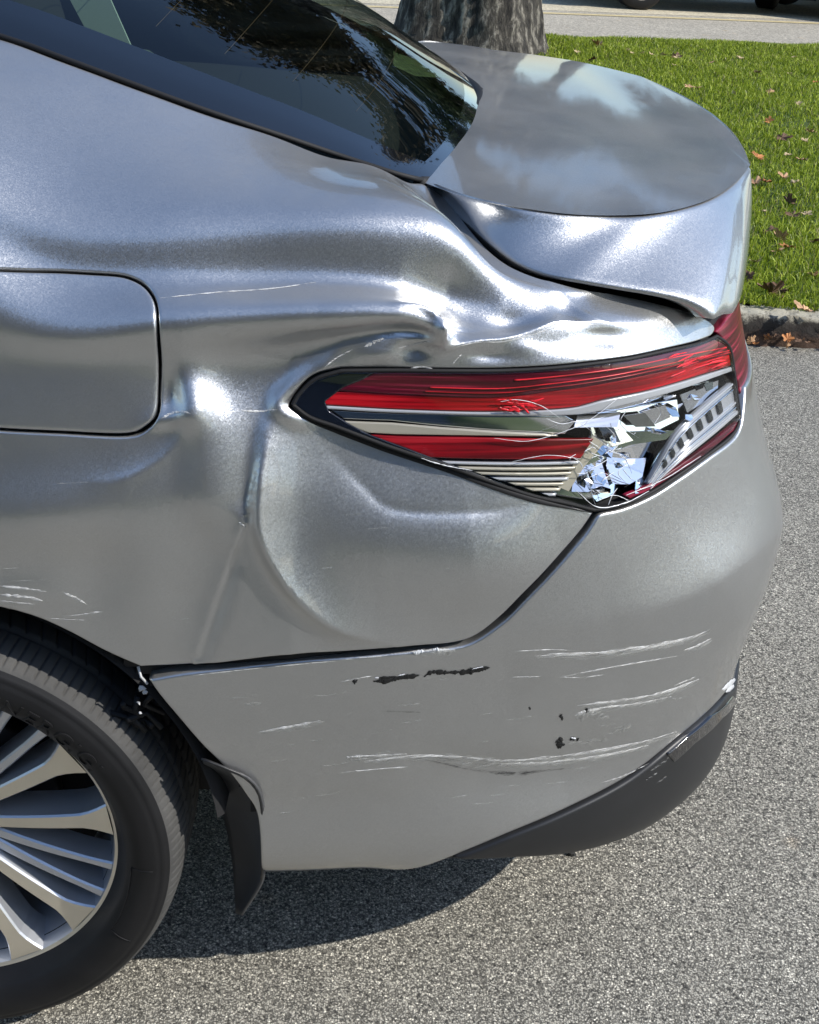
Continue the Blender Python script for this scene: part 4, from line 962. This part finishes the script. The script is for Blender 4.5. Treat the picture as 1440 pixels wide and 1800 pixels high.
# torn clip and bent tab at the arch corner
mb = MB(); mb.tube([hit((243, 1172), 1, .012), hit((248, 1190), 1, .004), hit((259, 1202), 1, .006)], .0016, 6)
for q, r_ in [((250, 1208), .005), ((256, 1214), .004), ((245, 1232), .003), ((247, 1250), .0025)]:
    c = hit(q, 1, .012); n_ = 6
    th_ = np.arange(n_)/n_*6.283
    mb.add([c+np.array([r_*math.cos(a)*rng.uniform(.5, 1.2), -.003+rng.normal(0, .001), r_*math.sin(a)*rng.uniform(.5, 1.2)]) for a in th_]+[c+[0, -.006, 0]], [(k, (k+1) % n_, n_) for k in range(n_)])
link('torn_clip', mb.mesh('torn_clip', False), simple('torn_plastic', (.5, .5, .5), .5), CAR)
mb = MB()
for _ in range(7):
    c = hit((rng.uniform(205, 262), rng.uniform(1222, 1262)), 1, .03); P = [c+rng.normal(0, .006, 3)+np.array([.012, 0, -.008])*k for k in range(3)]; mb.tube(P, .004, 5)
link('torn_liner_edge', mb.mesh('torn_liner_edge'), BLACK, CAR)

# ================================================================ GROUND, KERB, LAWN, ROAD
def asphalt_material(name, tint, lo, hi, scale=210., bumpd=.0022, contrast=1.):
    m, N, L, p = mat(name)
    tc = N.new('ShaderNodeTexCoord')
    wz = N.new('ShaderNodeTexNoise'); wz.inputs['Scale'].default_value = 300; wz.inputs['Detail'].default_value = 2; L.new(tc.outputs['Object'], wz.inputs['Vector'])
    ws = N.new('ShaderNodeVectorMath'); ws.operation = 'SCALE'; ws.inputs['Scale'].default_value = .0060; L.new(wz.outputs['Color'], ws.inputs[0])
    wa = N.new('ShaderNodeVectorMath'); L.new(tc.outputs['Object'], wa.inputs[0]); L.new(ws.outputs[0], wa.inputs[1])
    v = N.new('ShaderNodeTexVoronoi'); v.inputs['Scale'].default_value = scale; v.inputs['Randomness'].default_value = 1; L.new(wa.outputs[0], v.inputs['Vector'])
    ve = N.new('ShaderNodeTexVoronoi'); ve.feature = 'DISTANCE_TO_EDGE'; ve.inputs['Scale'].default_value = scale; L.new(wa.outputs[0], ve.inputs['Vector'])
    sp = N.new('ShaderNodeSeparateColor'); L.new(v.outputs['Color'], sp.inputs[0])
    mid = tuple(.55*a+.45*b for a, b in zip(lo, hi))
    r = ramp(N, [(0, lo), (.25, tuple(.75*x for x in mid)), (.60, mid), (.85, tuple(1.1*x for x in mid)), (1, hi)]); L.new(sp.outputs[0], r.inputs[0])
    e = N.new('ShaderNodeMapRange'); e.inputs[1].default_value = .34; e.inputs[2].default_value = .66; e.inputs[3].default_value = 1.12; e.inputs[4].default_value = 1-.66*contrast; L.new(v.outputs['Distance'], e.inputs[0])
    nz = N.new('ShaderNodeTexNoise'); nz.inputs['Scale'].default_value = 1.3; nz.inputs['Detail'].default_value = 10; nz.inputs['Roughness'].default_value = .7; L.new(tc.outputs['Object'], nz.inputs['Vector'])
    nr = ramp(N, [(.3, tuple(.86*x for x in tint)), (.7, tuple(1.1*x for x in tint))]); L.new(nz.outputs['Fac'], nr.inputs[0])
    m1 = N.new('ShaderNodeMix'); m1.data_type = 'RGBA'; m1.blend_type = 'MULTIPLY'; m1.inputs[0].default_value = 1; L.new(r.outputs[0], m1.inputs[6]); L.new(nr.outputs[0], m1.inputs[7])
    sc = N.new('ShaderNodeVectorMath'); sc.operation = 'SCALE'; L.new(m1.outputs[2], sc.inputs[0]); L.new(e.outputs[0], sc.inputs['Scale'])
    # rust and pale patches
    n3 = N.new('ShaderNodeTexNoise'); n3.inputs['Scale'].default_value = 5.5; n3.inputs['Detail'].default_value = 4; L.new(tc.outputs['Object'], n3.inputs['Vector'])
    r3 = ramp(N, [(.66, (0, 0, 0)), (.80, (1, 1, 1))]); L.new(n3.outputs['Fac'], r3.inputs[0])
    m3 = N.new('ShaderNodeMix'); m3.data_type = 'RGBA'; m3.blend_type = 'MULTIPLY'; L.new(r3.outputs[0], m3.inputs[0]); L.new(sc.outputs[0], m3.inputs[6]); m3.inputs[7].default_value = (1.0, .80, .58, 1)
    L.new(m3.outputs[2], p.inputs['Base Color']); p.inputs['Roughness'].default_value = .85
    h = N.new('ShaderNodeMath'); h.operation = 'ADD'; L.new(e.outputs[0], h.inputs[0]); hm = N.new('ShaderNodeMath'); hm.operation = 'MULTIPLY'; hm.inputs[1].default_value = .9; L.new(sp.outputs[1], hm.inputs[0]); L.new(hm.outputs[0], h.inputs[1])
    b = N.new('ShaderNodeBump'); b.inputs['Distance'].default_value = bumpd; b.inputs['Strength'].default_value = 1; L.new(h.outputs[0], b.inputs['Height']); L.new(b.outputs[0], p.inputs['Normal'])
    return m
ASPH = asphalt_material('driveway_asphalt', (1.10, 1.06, .97), (.07, .068, .064), (.90, .88, .81), 300.)
ROADM = asphalt_material('road_asphalt', (1.0, .96, .86), (.28, .265, .24), (.60, .56, .49), 60., .001, .3)
PAVEM = asphalt_material('concrete_paving', (1.0, .94, .78), (.50, .47, .41), (.66, .62, .53), 40., .001, .2)
def sheet(name, pts, m_, **k):
    me = mesh_np(name, pts, np.array([[i for i in range(len(pts))]])); return link(name, me, m_, None, kind='structure', **k)
KY = 2.945          # kerb face
sheet('ground', [(-150, -150, -.006), (150, -150, -.006), (150, 150, -.006), (-150, 150, -.006)], simple('earth', (.10, .085, .05), .95))
sheet('added_lawn', [(-30, -14, .002), (30, -14, .002), (30, -3.4, .002), (-30, -3.4, .002)], simple('added_dark_grass', (.045, .07, .015), .9, bump=(80, .6, .02), var=.4))  # unseen lawn added so the car side mirrors darker ground
sheet('driveway', [(-30, -3.4, -.0), (30, -3.4, 0), (30, KY, 0), (-30, KY, 0)], ASPH)
# the road beyond runs at an angle
dv = np.array([math.cos(R(14.5)), math.sin(R(14.5))]); nv = np.array([-dv[1], dv[0]]); p0 = np.array([2.256, 11.24])
def rl(a, b, z): q = p0+dv*a+nv*b; return (q[0], q[1], z)
sheet('road', [rl(-60, -.15, .004), rl(60, -.15, .004), rl(60, 2.5, .004), rl(-60, 2.5, .004)], ROADM)
sheet('road_line', [rl(-60, 2.12, .009), rl(60, 2.12, .009), rl(60, 2.26, .009), rl(-60, 2.26, .009)], simple('faded_yellow_paint', (.55, .45, .24), .8, var=.2))
sheet('parking_bay', [rl(-60, 2.5, .006), rl(60, 2.5, .006), rl(60, 22, .006), rl(-60, 22, .006)], PAVEM)
# kerb: separate stones
kerb = empty('kerb', (0, KY, 0), kind='structure')
KM, N, L, p = mat('kerb_concrete')
tc = N.new('ShaderNodeTexCoord'); nz = N.new('ShaderNodeTexNoise'); nz.inputs['Scale'].default_value = 22; nz.inputs['Detail'].default_value = 10; nz.inputs['Roughness'].default_value = .75; L.new(tc.outputs['Object'], nz.inputs['Vector'])
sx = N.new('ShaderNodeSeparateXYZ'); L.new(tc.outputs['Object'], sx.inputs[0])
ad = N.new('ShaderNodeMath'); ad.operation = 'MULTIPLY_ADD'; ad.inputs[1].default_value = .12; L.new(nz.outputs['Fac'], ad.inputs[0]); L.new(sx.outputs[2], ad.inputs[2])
rk = ramp(N, [(.085, (.10, .06, .04)), (.115, (.03, .024, .02)), (.150, (.04, .034, .028)), (.168, (.42, .39, .31))]); L.new(ad.outputs[0], rk.inputs[0]); L.new(rk.outputs[0], p.inputs['Base Color']); p.inputs['Roughness'].default_value = .9  # aged base, plus the face's shade painted dark below a lit top
bb = N.new('ShaderNodeBump'); bb.inputs['Distance'].default_value = .01; L.new(nz.outputs['Fac'], bb.inputs['Height']); L.new(bb.outputs[0], p.inputs['Normal'])
kme = []
for k in range(3):
    n1, n2 = 60, 14; sec = catmull(np.array([(0, -.02), (.004, .05), (.006, .08), (.010, .100), (.018, .110), (.06, .114), (.10, .114), (.11, .09)]), n2)
    G = np.zeros((n1, n2, 3)); G[..., 0] = np.linspace(0, 1.188, n1)[:, None]; G[..., 1] = sec[None, :, 0]; G[..., 2] = sec[None, :, 1]
    G[..., 1:] += smooth1(rng.normal(0, .006, (n1, n2, 2)), 2, 0)
    G[:2, :, 1] += .006; G[-2:, :, 1] += .006
    m_ = MB(); m_.grid(G[::-1]); kme.append(m_.mesh('kerb_stone'))
for k in range(-8, 14):
    o = link('kerb_stone', kme[k % 3], None, kerb); o.location = (k*1.2+.31, 0, 0)
    if k == -8:
        for q_ in kme: q_.materials.append(KM)
# lawn ground with gentle unevenness
nx, ny = 200, 90
def lawn_far(x): return 11.24+(x-2.256)*math.tan(R(14.5))-.16
gx = np.linspace(-25, 30, nx); G = np.zeros((nx, ny, 3)); f = np.linspace(0, 1, ny)[None, :]
G[..., 0] = gx[:, None]; G[..., 1] = (KY+.11)*(1-f)+f*np.maximum(lawn_far(gx), 4.5)[:, None]
def lawn_z(x, y): return .112+.012*np.sin(x*2.1+1)*np.sin(y*1.7)+.008*np.sin(x*5+y*4)-.10*np.clip((y-lawn_far(x)+.9)/.9, 0, 1)**2
G[..., 2] = lawn_z(G[..., 0], G[..., 1])
m_ = MB(); m_.grid(G[::-1])
link('lawn', m_.mesh('lawn'), simple('lawn_soil', (.055, .085, .018), .95, bump=(60, .6, .02), var=.4), None, kind='structure')
# grass blades
def grass(n, xr, yr, h, wd, dens):
    x = rng.uniform(*xr, n*2); y = yr[0]-.04+(yr[1]-yr[0])*rng.random(n*2)**dens
    ok = (y < lawn_far(x)+.05) & (y > KY+.055); 
    P = np.stack([x, y, lawn_z(x, y)], 1); pp = proj(P+[0, 0, .02]); ok &= (pp[:, 0] > 800) & (pp[:, 0] < 1900) & (pp[:, 1] < 640) & (pp[:, 1] > -60)
    P = P[ok][:n]; n = len(P)
    a = rng.uniform(0, 6.283, n); hh = h*rng.uniform(.5, 1.35, n)*(1+.25*np.sin(P[:, 0]*3.3)*np.sin(P[:, 1]*2.1)); ww = wd*rng.uniform(.7, 1.4, n)*(1+P[:, 1]*.06); lean = rng.normal(0, .5, (n, 2))*hh[:, None]*1.1
    s_ = np.stack([np.cos(a), np.sin(a), 0*a], 1)*ww[:, None]*.5
    mid = P+np.stack([lean[:, 0]*.3, lean[:, 1]*.3, hh*.6], 1); tip = P+np.stack([lean[:, 0], lean[:, 1], hh*np.clip(1-.25*(lean**2).sum(1)/hh**2, .35, 1)], 1)
    V = np.stack([P-s_, P+s_, mid-s_*.75, mid+s_*.75, tip], 1).reshape(-1, 3)
    i = np.arange(n)[:, None]*5
    me = mesh_np('grass', V, [np.hstack([i+2, i+3, i+4]), np.hstack([i, i+1, i+3, i+2])], False)
    c = rng.random(n)**1.3; ca = me.color_attributes.new('tone', 'FLOAT_COLOR', 'POINT')
    yel = (rng.random(n) < .05).astype(float)
    col = np.repeat(np.stack([c, yel, rng.random(n), np.ones(n)], 1), 5, 0); ca.data.foreach_set('color', col.astype(np.float32).ravel())
    return me
gm, N, L, p = mat('grass_blades')
at = N.new('ShaderNodeVertexColor'); at.layer_name = 'tone'; sp = N.new('ShaderNodeSeparateColor'); L.new(at.outputs[0], sp.inputs[0])
r = ramp(N, [(0, (.09, .14, .010)), (.5, (.30, .38, .022)), (1, (.56, .64, .09))]); L.new(sp.outputs[0], r.inputs[0])
mx = N.new('ShaderNodeMix'); mx.data_type = 'RGBA'; L.new(sp.outputs[1], mx.inputs[0]); L.new(r.outputs[0], mx.inputs[6]); mx.inputs[7].default_value = (.38, .34, .14, 1); L.new(mx.outputs[2], p.inputs['Base Color'])
p.inputs['Roughness'].default_value = .45; p.inputs['Specular IOR Level'].default_value = .35
tl = N.new('ShaderNodeBsdfTranslucent'); L.new(mx.outputs[2], tl.inputs[0]); ms = N.new('ShaderNodeMixShader'); ms.inputs[0].default_value = .35; L.new(p.outputs[0], ms.inputs[1]); L.new(tl.outputs[0], ms.inputs[2]); L.new(ms.outputs[0], N['Material Output'].inputs[0])
link('grass', grass(200000, (1.0, 9.0), (KY+.1, 13), .038, .0040, 1.25), gm, None, kind='stuff', label='mown green grass of the lawn behind the kerb')
# fallen leaves ------------------------------------------------------------
def leaf_mesh(kind):
    pts = []
    lobes = 5
    for k in range(31):
        a = math.pi*(-.5+k/30*2)*.98+math.pi/2; 
    ang = np.linspace(-math.pi*.92, math.pi*.92, 34)
    rad = .028*(.55+.45*np.abs(np.cos(ang*2.5))**1.3)*(1+.25*np.cos(ang))*(1+.10*np.cos(ang*13))
    V = [(0, 0, 0)]+[(r_*math.cos(a), r_*math.sin(a), 0) for r_, a in zip(rad, ang)]
    V = np.array(V); curl = rng.uniform(6, 16); fold = rng.uniform(.2, .9)
    V[:, 2] = curl*(V[:, 0]**2)*.8+fold*abs(V[:, 1])*.8+rng.normal(0, .0022, len(V))
    F = [(0, i, i+1) for i in range(1, len(V)-1)]
    m_ = MB(); m_.add(V, F); m_.tube([(-.0, 0, 0), (-.014, .001, .001), (-.030, .004, .006)], .0007, 4); return m_.mesh('fallen_leaf', False)
LEAFM = [simple('dry_leaf_tan', (.50, .30, .16), .7, var=.35), simple('dry_leaf_orange', (.46, .19, .06), .7, var=.3), simple('dry_leaf_brown', (.14, .075, .04), .75, var=.4), simple('dry_leaf_pale', (.55, .42, .24), .7, var=.3)]
lmes = []
for k in range(8):
    me = leaf_mesh(k); me.materials.append(LEAFM[k % 4]); lmes.append(me)
spots = [(1332, 272, 1, 1.4), (1345, 318, 1, 1.3), (1328, 320, 0, 1.2), (1375, 241, 2, 1.5), (1352, 205, 1, 1.0), (1412, 276, 0, 1.3), (1385, 268, 3, .8), (1376, 312, 0, 1.0), (1396, 322, 3, .9), (1390, 352, 2, 1.2), (1396, 372, 2, 1.2), (1418, 371, 3, .9), (1372, 418, 0, 1.2),
         (1382, 434, 1, 1.1), (1366, 440, 0, 1.0), (1357, 512, 2, 1.6), (1372, 508, 2, 1.3), (1414, 545, 0, 1.2), (1432, 425, 2, 1.0), (1425, 223, 0, 1.0), (1414, 243, 3, .8), (1318, 486, 2, .9), (1353, 405, 2, 1.0), (1050, 78, 0, 1.6), (1042, 103, 2, 1.5), (1054, 79, 3, 1.3), (1188, 96, 2, 1.4), (1192, 97, 3, 1.0),
         (1165, 95, 3, .9), (1146, 95, 3, .8), (1130, 92, 3, .8), (1300, 99, 3, 1.0), (1252, 107, 0, .9), (1235, 85, 3, .8), (1398, 98, 3, .9), (1418, 104, 3, .8), (1186, 114, 3, .7), (1210, 153, 0, 1.1), (1225, 155, 0, 1.0), (1354, 160, 0, 1.0), (1103, 87, 3, .8), (1110, 92, 3, .7), (1015, 88, 3, .9), (1436, 142, 1, .9), (1388, 126, 3, .8), (1330, 130, 2, 1.0), (1404, 180, 3, .8), (1290, 165, 3, .7), (1432, 480, 0, .9), (1330, 455, 3, .7), (1344, 365, 3, .6)]
LV = []
descr = ['tan', 'orange', 'dark brown', 'pale straw']
for (u, v, c, s_) in spots:
    h = hit((u, v), 2, .15); o = link('fallen_leaf', lmes[c+4*int(rng.random() < .5)], None, None)
    o.location = (h[0], h[1], float(lawn_z(h[0], h[1]))+.030); o.rotation_euler = (rng.normal(0, .35), rng.normal(0, .35), rng.uniform(0, 6.28)); o.scale = (s_*1.1,)*3
    o['category'] = 'leaf'; o['group'] = 'dry leaves lying on the lawn'
    LV.append((o, c, h[1]))
ordn = ['nearest', 'second nearest', 'third nearest', 'fourth nearest', 'fifth nearest', 'sixth nearest', 'seventh nearest', 'eighth nearest', 'ninth nearest', 'tenth nearest'] + ['%s nearest' % t for t in 'eleventh twelfth thirteenth fourteenth fifteenth sixteenth seventeenth eighteenth nineteenth twentieth twenty-first twenty-second twenty-third twenty-fourth twenty-fifth'.split()]
for c in range(4):
    for k, (o, _, _) in enumerate(sorted([l for l in LV if l[1] == c], key=lambda l: l[2])):
        o['label'] = 'dry %s leaf on the lawn, %s the kerb of its colour' % (descr[c], ordn[k])
# litter along the kerb foot
V = []; Fq = []; n = 0
mbl = {k: MB() for k in range(4)}
for k in range(120):
    x = rng.uniform(1.0, 4.2); y = KY-abs(rng.normal(0, .025))-.006; src = lmes[int(rng.integers(8))]; c = int(rng.integers(3))
    A_ = np.array([v_.co[:] for v_ in src.vertices])[:34]*rng.uniform(.45, .95); e = Matrix.Rotation(rng.uniform(0, 6.28), 3, 'Z') @ Matrix.Rotation(rng.normal(0, .6), 3, 'X') @ Matrix.Rotation(rng.normal(0, .5), 3, 'Y')
    A_ = A_@np.array(e).T+[x, y, .012+rng.random()*.03]; mbl[c].add(A_, [(0, i, i+1) for i in range(1, 33)])
for c in range(3): link('leaf_litter', mbl[c].mesh('leaf_litter', False), LEAFM[c], None, kind='stuff')
# ================================================================ TREES
BARK, N, L, p = mat('tree_bark')
tc = N.new('ShaderNodeTexCoord'); mp = N.new('ShaderNodeMapping'); mp.inputs['Scale'].default_value = (1, 1, .28); L.new(tc.outputs['Object'], mp.inputs[0])
nz = N.new('ShaderNodeTexNoise'); nz.inputs['Scale'].default_value = 16; nz.inputs['Detail'].default_value = 10; nz.inputs['Roughness'].default_value = .7; L.new(mp.outputs[0], nz.inputs['Vector'])
r = ramp(N, [(.38, (.014, .012, .010)), (.52, (.07, .062, .05)), (.66, (.36, .33, .27))]); L.new(nz.outputs['Fac'], r.inputs[0]); L.new(r.outputs[0], p.inputs['Base Color']); p.inputs['Roughness'].default_value = .9
bb = N.new('ShaderNodeBump'); bb.inputs['Distance'].default_value = .05; L.new(nz.outputs['Fac'], bb.inputs['Height']); L.new(bb.outputs[0], p.inputs['Normal'])
FOL = [simple('autumn_foliage', (.10, .075, .025), .6, var=.4), simple('green_foliage', (.045, .075, .02), .6, var=.4), simple('bare_twig_brown', (.09, .07, .05), .8, var=.3)]
def make_tree(name, h, r0, spread, leaves, fol, seed, fork=3.0, **props):
    rg = np.random.default_rng(seed); t = empty(name, **props); wood = MB(); tips = []
    def grow(p_, d_, r_, l_, lev):
        n_ = 6; P = [p_]; dd = d_.copy()
        for k in range(n_):
            dd = dd+rg.normal(0, .10+.04*lev, 3)+np.array([0, 0, .03]); dd /= np.linalg.norm(dd); P.append(P[-1]+dd*l_/n_)
        wood.tube(P, np.linspace(r_, r_*.62, n_+1), 10 if lev < 2 else 5, caps=lev > 3)
        if lev >= 2: tips.extend(P[2:])
        if lev >= 5: return
        for k in range(3 if lev else 4):
            a = rg.uniform(0, 6.28); sd = np.array([math.cos(a), math.sin(a), rg.uniform(-.1, .7)]); nd = dd*(.75 if lev else .55)+sd*spread; nd /= np.linalg.norm(nd)
            grow(P[-1] if k < 2 else P[int(rg.integers(3, 6))], nd, r_*rg.uniform(.48, .66), l_*rg.uniform(.62, .85), lev+1)
    grow(np.array([0, 0, fork]), np.array([0, 0, 1.]), r0*.72, h*.16, 0)
    # bole with buttressed foot
    th = np.linspace(0, 2*math.pi, 72, endpoint=False); zz = np.linspace(-.1, fork+.1, 60); G = []
    lob = rg.uniform(0, 6.28, 4)
    for z in zz:
        fl_ = 1+.22*math.exp(-max(z, 0)/.28); k_ = r0*(1-.28*max(z, 0)/fork)*fl_
        rr = k_*(1+.05*np.sin(3*th+lob[0])+.05*np.sin(5*th+lob[1]+z)*fl_+.018*np.sin(17*th+z*2)+.013*np.sin(31*th-z*3+lob[2]))
        rr = rr+rg.normal(0, .006*r0*2, 72)
        G.append(np.stack([rr*np.cos(th), rr*np.sin(th), np.full(72, z)], 1))
    tr = MB(); tr.grid(np.array(G), close_v=True); link('trunk', tr.mesh('trunk'), BARK, t)
    link('limb', wood.mesh('limb'), BARK, t)
    T = np.array(tips); n_ = leaves; c = T[rg.integers(0, len(T), n_)]+rg.normal(0, .22, (n_, 3)); s_ = rg.uniform(.035, .10, n_)*(h/10)
    a = rg.normal(0, 1, (n_, 3)); a /= np.linalg.norm(a, axis=1)[:, None]; b_ = np.cross(a, rg.normal(0, 1, (n_, 3))); b_ /= np.linalg.norm(b_, axis=1)[:, None]
    V = np.stack([c-a*s_[:, None], c+b_*s_[:, None]*.6, c+a*s_[:, None], c-b_*s_[:, None]*.6], 1).reshape(-1, 3)
    link('crown', mesh_np('crown', V, np.arange(n_*4).reshape(-1, 4), False), fol, t)
    return t
mt = make_tree('shade_tree', 10.5, .54, .85, 24000, FOL[0], 5, fork=2.6, label='large old tree with rough bark standing on the lawn behind the car', category='tree')
mt.location = (1.38, 9.45, .10)
def copy_tree(o):
    c = o.copy(); COL.objects.link(c)
    for ch in list(o.children): d_ = ch.copy(); COL.objects.link(d_); d_.parent = c
    return c
bt = [make_tree('background_tree', 12, .30, .70, 26000, FOL[k], 20+k, fork=2.2, category='tree', group='trees beyond the road', label='distant autumn tree beyond the parking area') for k in range(3)]
TS = [(-16, 27), (-9, 29), (-3, 26), (3.5, 28), (9, 26), (15, 29), (21, 30), (28, 28), (-24, 30), (0, 33), (12, 34), (6, 31), (26, 20), (33, 14)]
for k, (x, y) in enumerate(TS):
    o = bt[k] if k < 3 else copy_tree(bt[k % 3]); o.location = (x, y, 0); o.rotation_euler = (0, 0, k*1.7); s_ = (1.0+.35*((k*37) % 10)/10)*(.62 if x < -2 else 1); o.scale = (s_, s_, s_)
_o = sorted([o for o in COL.objects if o.name.startswith('background_tree')], key=lambda o: o.location[0]/o.location[1])
for k, o in enumerate(_o): o['label'] = 'tall autumn tree beyond the parking area, %s from the left of its row' % ['first', 'second', 'third', 'fourth', 'fifth', 'sixth', 'seventh', 'eighth', 'ninth', 'tenth', 'eleventh', 'twelfth', 'thirteenth', 'fourteenth'][k]
# ================================================================ PARKED CARS (only their wheels and sills show)
def far_car(loc, rot, paint, label):
    c = empty('parked_car', loc, rot, label=label, category='car', group='cars parked across the road')
    prof = [(-2.25, .42), (-2.28, .75), (-2.15, .98), (-1.6, 1.05), (-.9, 1.42), (.35, 1.45), (1.05, 1.05), (2.0, .92), (2.25, .72), (2.28, .40), (2.1, .24), (1.9, .22), (1.70, .22)]
    for k in range(9): a = math.pi*k/8; prof.append((1.35+.36*math.cos(a), .30+.36*math.sin(a)))
    prof.append((.9, .20)); prof.append((-.9, .20))
    for k in range(9): a = math.pi*k/8; prof.append((-1.35+.36*math.cos(a), .30+.36*math.sin(a)))
    prof.append((-1.95, .24))
    bm = bmesh.new(); vs = {}
    rows = []
    for y, ins in [(-.88, .03), (-.91, 0), (.91, 0), (.88, .03)]:
        rows.append([bm.verts.new((x*(1-ins*.4), y*(1-.22*max(0, min(1, (z-1.0)/.45))), z)) for x, z in prof])
    for a, b_ in zip(rows[:-1], rows[1:]):
        for k in range(len(prof)): bm.faces.new((a[k], a[(k+1) % len(prof)], b_[(k+1) % len(prof)], b_[k]))
    bm.faces.new(rows[0][::-1]); bm.faces.new(rows[-1]); me = bpy.data.meshes.new('body'); bm.to_mesh(me); bm.free(); link('body', me, paint, c)
    w0 = None
    for x in (-1.35, 1.35):
        for y in (-.80, .80):
            w_ = MB(); pr = [(-.11, .05), (-.115, .21), (-.12, .22), (-.12, .30), (-.09, .33), (.09, .33), (.12, .30), (.12, .05)]
            th_ = np.linspace(0, 6.2832, 40, endpoint=False); w_.grid(np.stack([np.stack([r_*np.cos(th_), np.full(40, y_), r_*np.sin(th_)+.33], 1) for y_, r_ in pr[2:]]), close_v=True)
            o = link('wheel', w_.mesh('wheel'), RUBBER, c); o.location = (x, y, 0)
            w_ = MB(); sg = 1 if y > 0 else -1
            w_.grid(np.stack([np.stack([r_*np.cos(th_), np.full(40, y_*sg), r_*np.sin(th_)+.33], 1) for y_, r_ in [(.121, .22), (.105, .21), (.10, .20)]]), close_v=True)
            for k in range(7):
                a = k*2*math.pi/7; w_.tube([(.0, .10*sg, .33), (.21*math.cos(a), .112*sg, .33+.21*math.sin(a))], [.03, .016], 5)
            link('rim', w_.mesh('rim'), ALLOY, o)
    for y in (-.6, .6):
        w_ = MB(); w_.grid(loft([[(2.24, y-.16, .62), (2.27, y, .60), (2.24, y+.16, .62)], [(2.20, y-.16, .72), (2.24, y, .74), (2.2, y+.16, .72)]], 8, 4)); link('headlight', w_.mesh('headlight'), WHITE, c)
    w_ = MB(); w_.box((2.26, 0, .34), (.05, 1.5, .05)); link('bumper_strip', w_.mesh('bumper_strip', False), WHITE, c)
    w_ = MB(); w_.grid(loft([[(-.85, .90*.87, 1.08), (0, .9*.87, 1.1), (.9, .9*.87, 1.08)], [(-.7, .9*.80, 1.36), (0, .9*.79, 1.39), (.5, .9*.8, 1.36)]], 10, 4)); link('side_window', w_.mesh('side_window'), FRIT, c)
    return c
DK = simple('dark_blue_paint', (.012, .016, .028), .25, .3, coat=1)
far_car((4.98, 15.75, .006), R(10), DK, 'dark car parked across the road, second wheel from the tree')
far_car((7.05, 16.75, .006), R(-118), simple('graphite_paint', (.05, .05, .055), .3, .5, coat=1), 'grey car parked across the road at the right edge')

# unseen building added behind the photographer to darken what the paintwork mirrors
hs = empty('backdrop_house', (-2.5, -8.6, 0), 0, label='unseen blue grey building added behind the camera to darken the car side reflections', category='backdrop_house')
SID = simple('blue_grey_siding', (.07, .085, .11), .7); ROOF = simple('dark_shingles', (.04, .037, .034), .9)
mb = MB(); mb.box((0, -4, 3.1), (17, 8, 6.2)); link('wall', mb.mesh('wall', False), SID, hs)
mb = MB()
for k in range(29): mb.box((0, .012, .2+k*.21), (17, .02, .19), np.array([[1, 0, 0], [0, .996, -.08], [0, .08, .996]]))
link('siding_board', mb.mesh('siding_board', False), SID, hs, kind='stuff')
mb = MB(); mb.add([(-9, .6, 6.1), (9, .6, 6.1), (9, -4, 8.8), (-9, -4, 8.8), (-9, -8.6, 6.1), (9, -8.6, 6.1), (-9, .6, 6.25), (9, .6, 6.25), (9, -4, 8.95), (-9, -4, 8.95), (-9, -8.6, 6.25), (9, -8.6, 6.25)], [(0, 1, 2, 3), (3, 2, 5, 4), (6, 9, 8, 7), (9, 10, 11, 8), (0, 6, 7, 1), (4, 5, 11, 10)]); link('roof', mb.mesh('roof', False), ROOF, hs)
WF = simple('window_frame', (.5, .5, .5), .5)
for x, z in [(-6.5, 1.9), (-2.5, 1.9), (6.2, 1.9), (-6.5, 4.7), (-2.5, 4.7), (2, 4.7), (6.2, 4.7)]:
    mb = MB(); mb.box((x, .03, z), (1.0, .06, 1.3)); wo = link('window', mb.mesh('window', False), WF, hs)
    mb = MB(); mb.box((x, .07, z), (.86, .02, 1.16)); link('pane', mb.mesh('pane', False), FRIT, wo)
mb = MB(); mb.box((1.8, .03, 1.05), (1.0, .06, 2.1)); link('door', mb.mesh('door', False), simple('door_paint', (.08, .02, .015), .5), hs)
for k, (x, y) in enumerate([(8.8, -9.5), (12.5, -10.5), (-14, -10), (16.5, -12), (-18, -13), (21, -13)]):
    o = copy_tree(bt[k % 3]); o.location = (x, y, 0); o.rotation_euler = (0, 0, k*2.1); o.scale = (.8, .8, .8)  # unseen trees, added so the paint mirrors a dark horizon
    o['group'] = 'unseen trees added behind the camera'; o['label'] = 'unseen tree added for dark reflections, %s counting from the car side' % ['first', 'second', 'third', 'fourth', 'fifth', 'sixth'][k]

# loose grit and small broken lens bits on the driveway
mb = MB()
for k in range(260):
    u, v = rng.uniform(300, 1440), rng.uniform(900, 1800); h = hit((u, v), 2, 0.0)
    if h[1] > 2.8 or (h[1] > -.02 and h[0] < 1.0): continue
    r_ = rng.uniform(.0012, .0035); th_ = np.arange(5)/5*6.283
    mb.add([h+np.array([r_*math.cos(a)*rng.uniform(.6, 1.2), r_*math.sin(a)*rng.uniform(.6, 1.2), 0]) for a in th_]+[h+[0, 0, r_*.9]], [(i, (i+1) % 5, 5) for i in range(5)])
link('grit', mb.mesh('grit', False), simple('grit', (.16, .15, .13), .9, var=.5), None, kind='stuff')
h = hit((1004, 1503), 2, .0); mb = MB(); th_ = np.arange(7)/7*6.283
mb.add([h+np.array([.008*math.cos(a)*rng.uniform(.7, 1.2), .006*math.sin(a)*rng.uniform(.7, 1.2), 0]) for a in th_]+[h+np.array([.006*math.cos(a), .005*math.sin(a), .006]) for a in th_]+[h+[0, 0, .008]], [(i, (i+1) % 7, 7+(i+1) % 7, 7+i) for i in range(7)]+[(7+i, 7+(i+1) % 7, 14) for i in range(7)])
o = link('pebble', mb.mesh('pebble', False), simple('dark_pebble', (.02, .02, .018), .8), None); o['label'] = 'small dark pebble on the asphalt just behind the black bumper valance'; o['category'] = 'pebble'
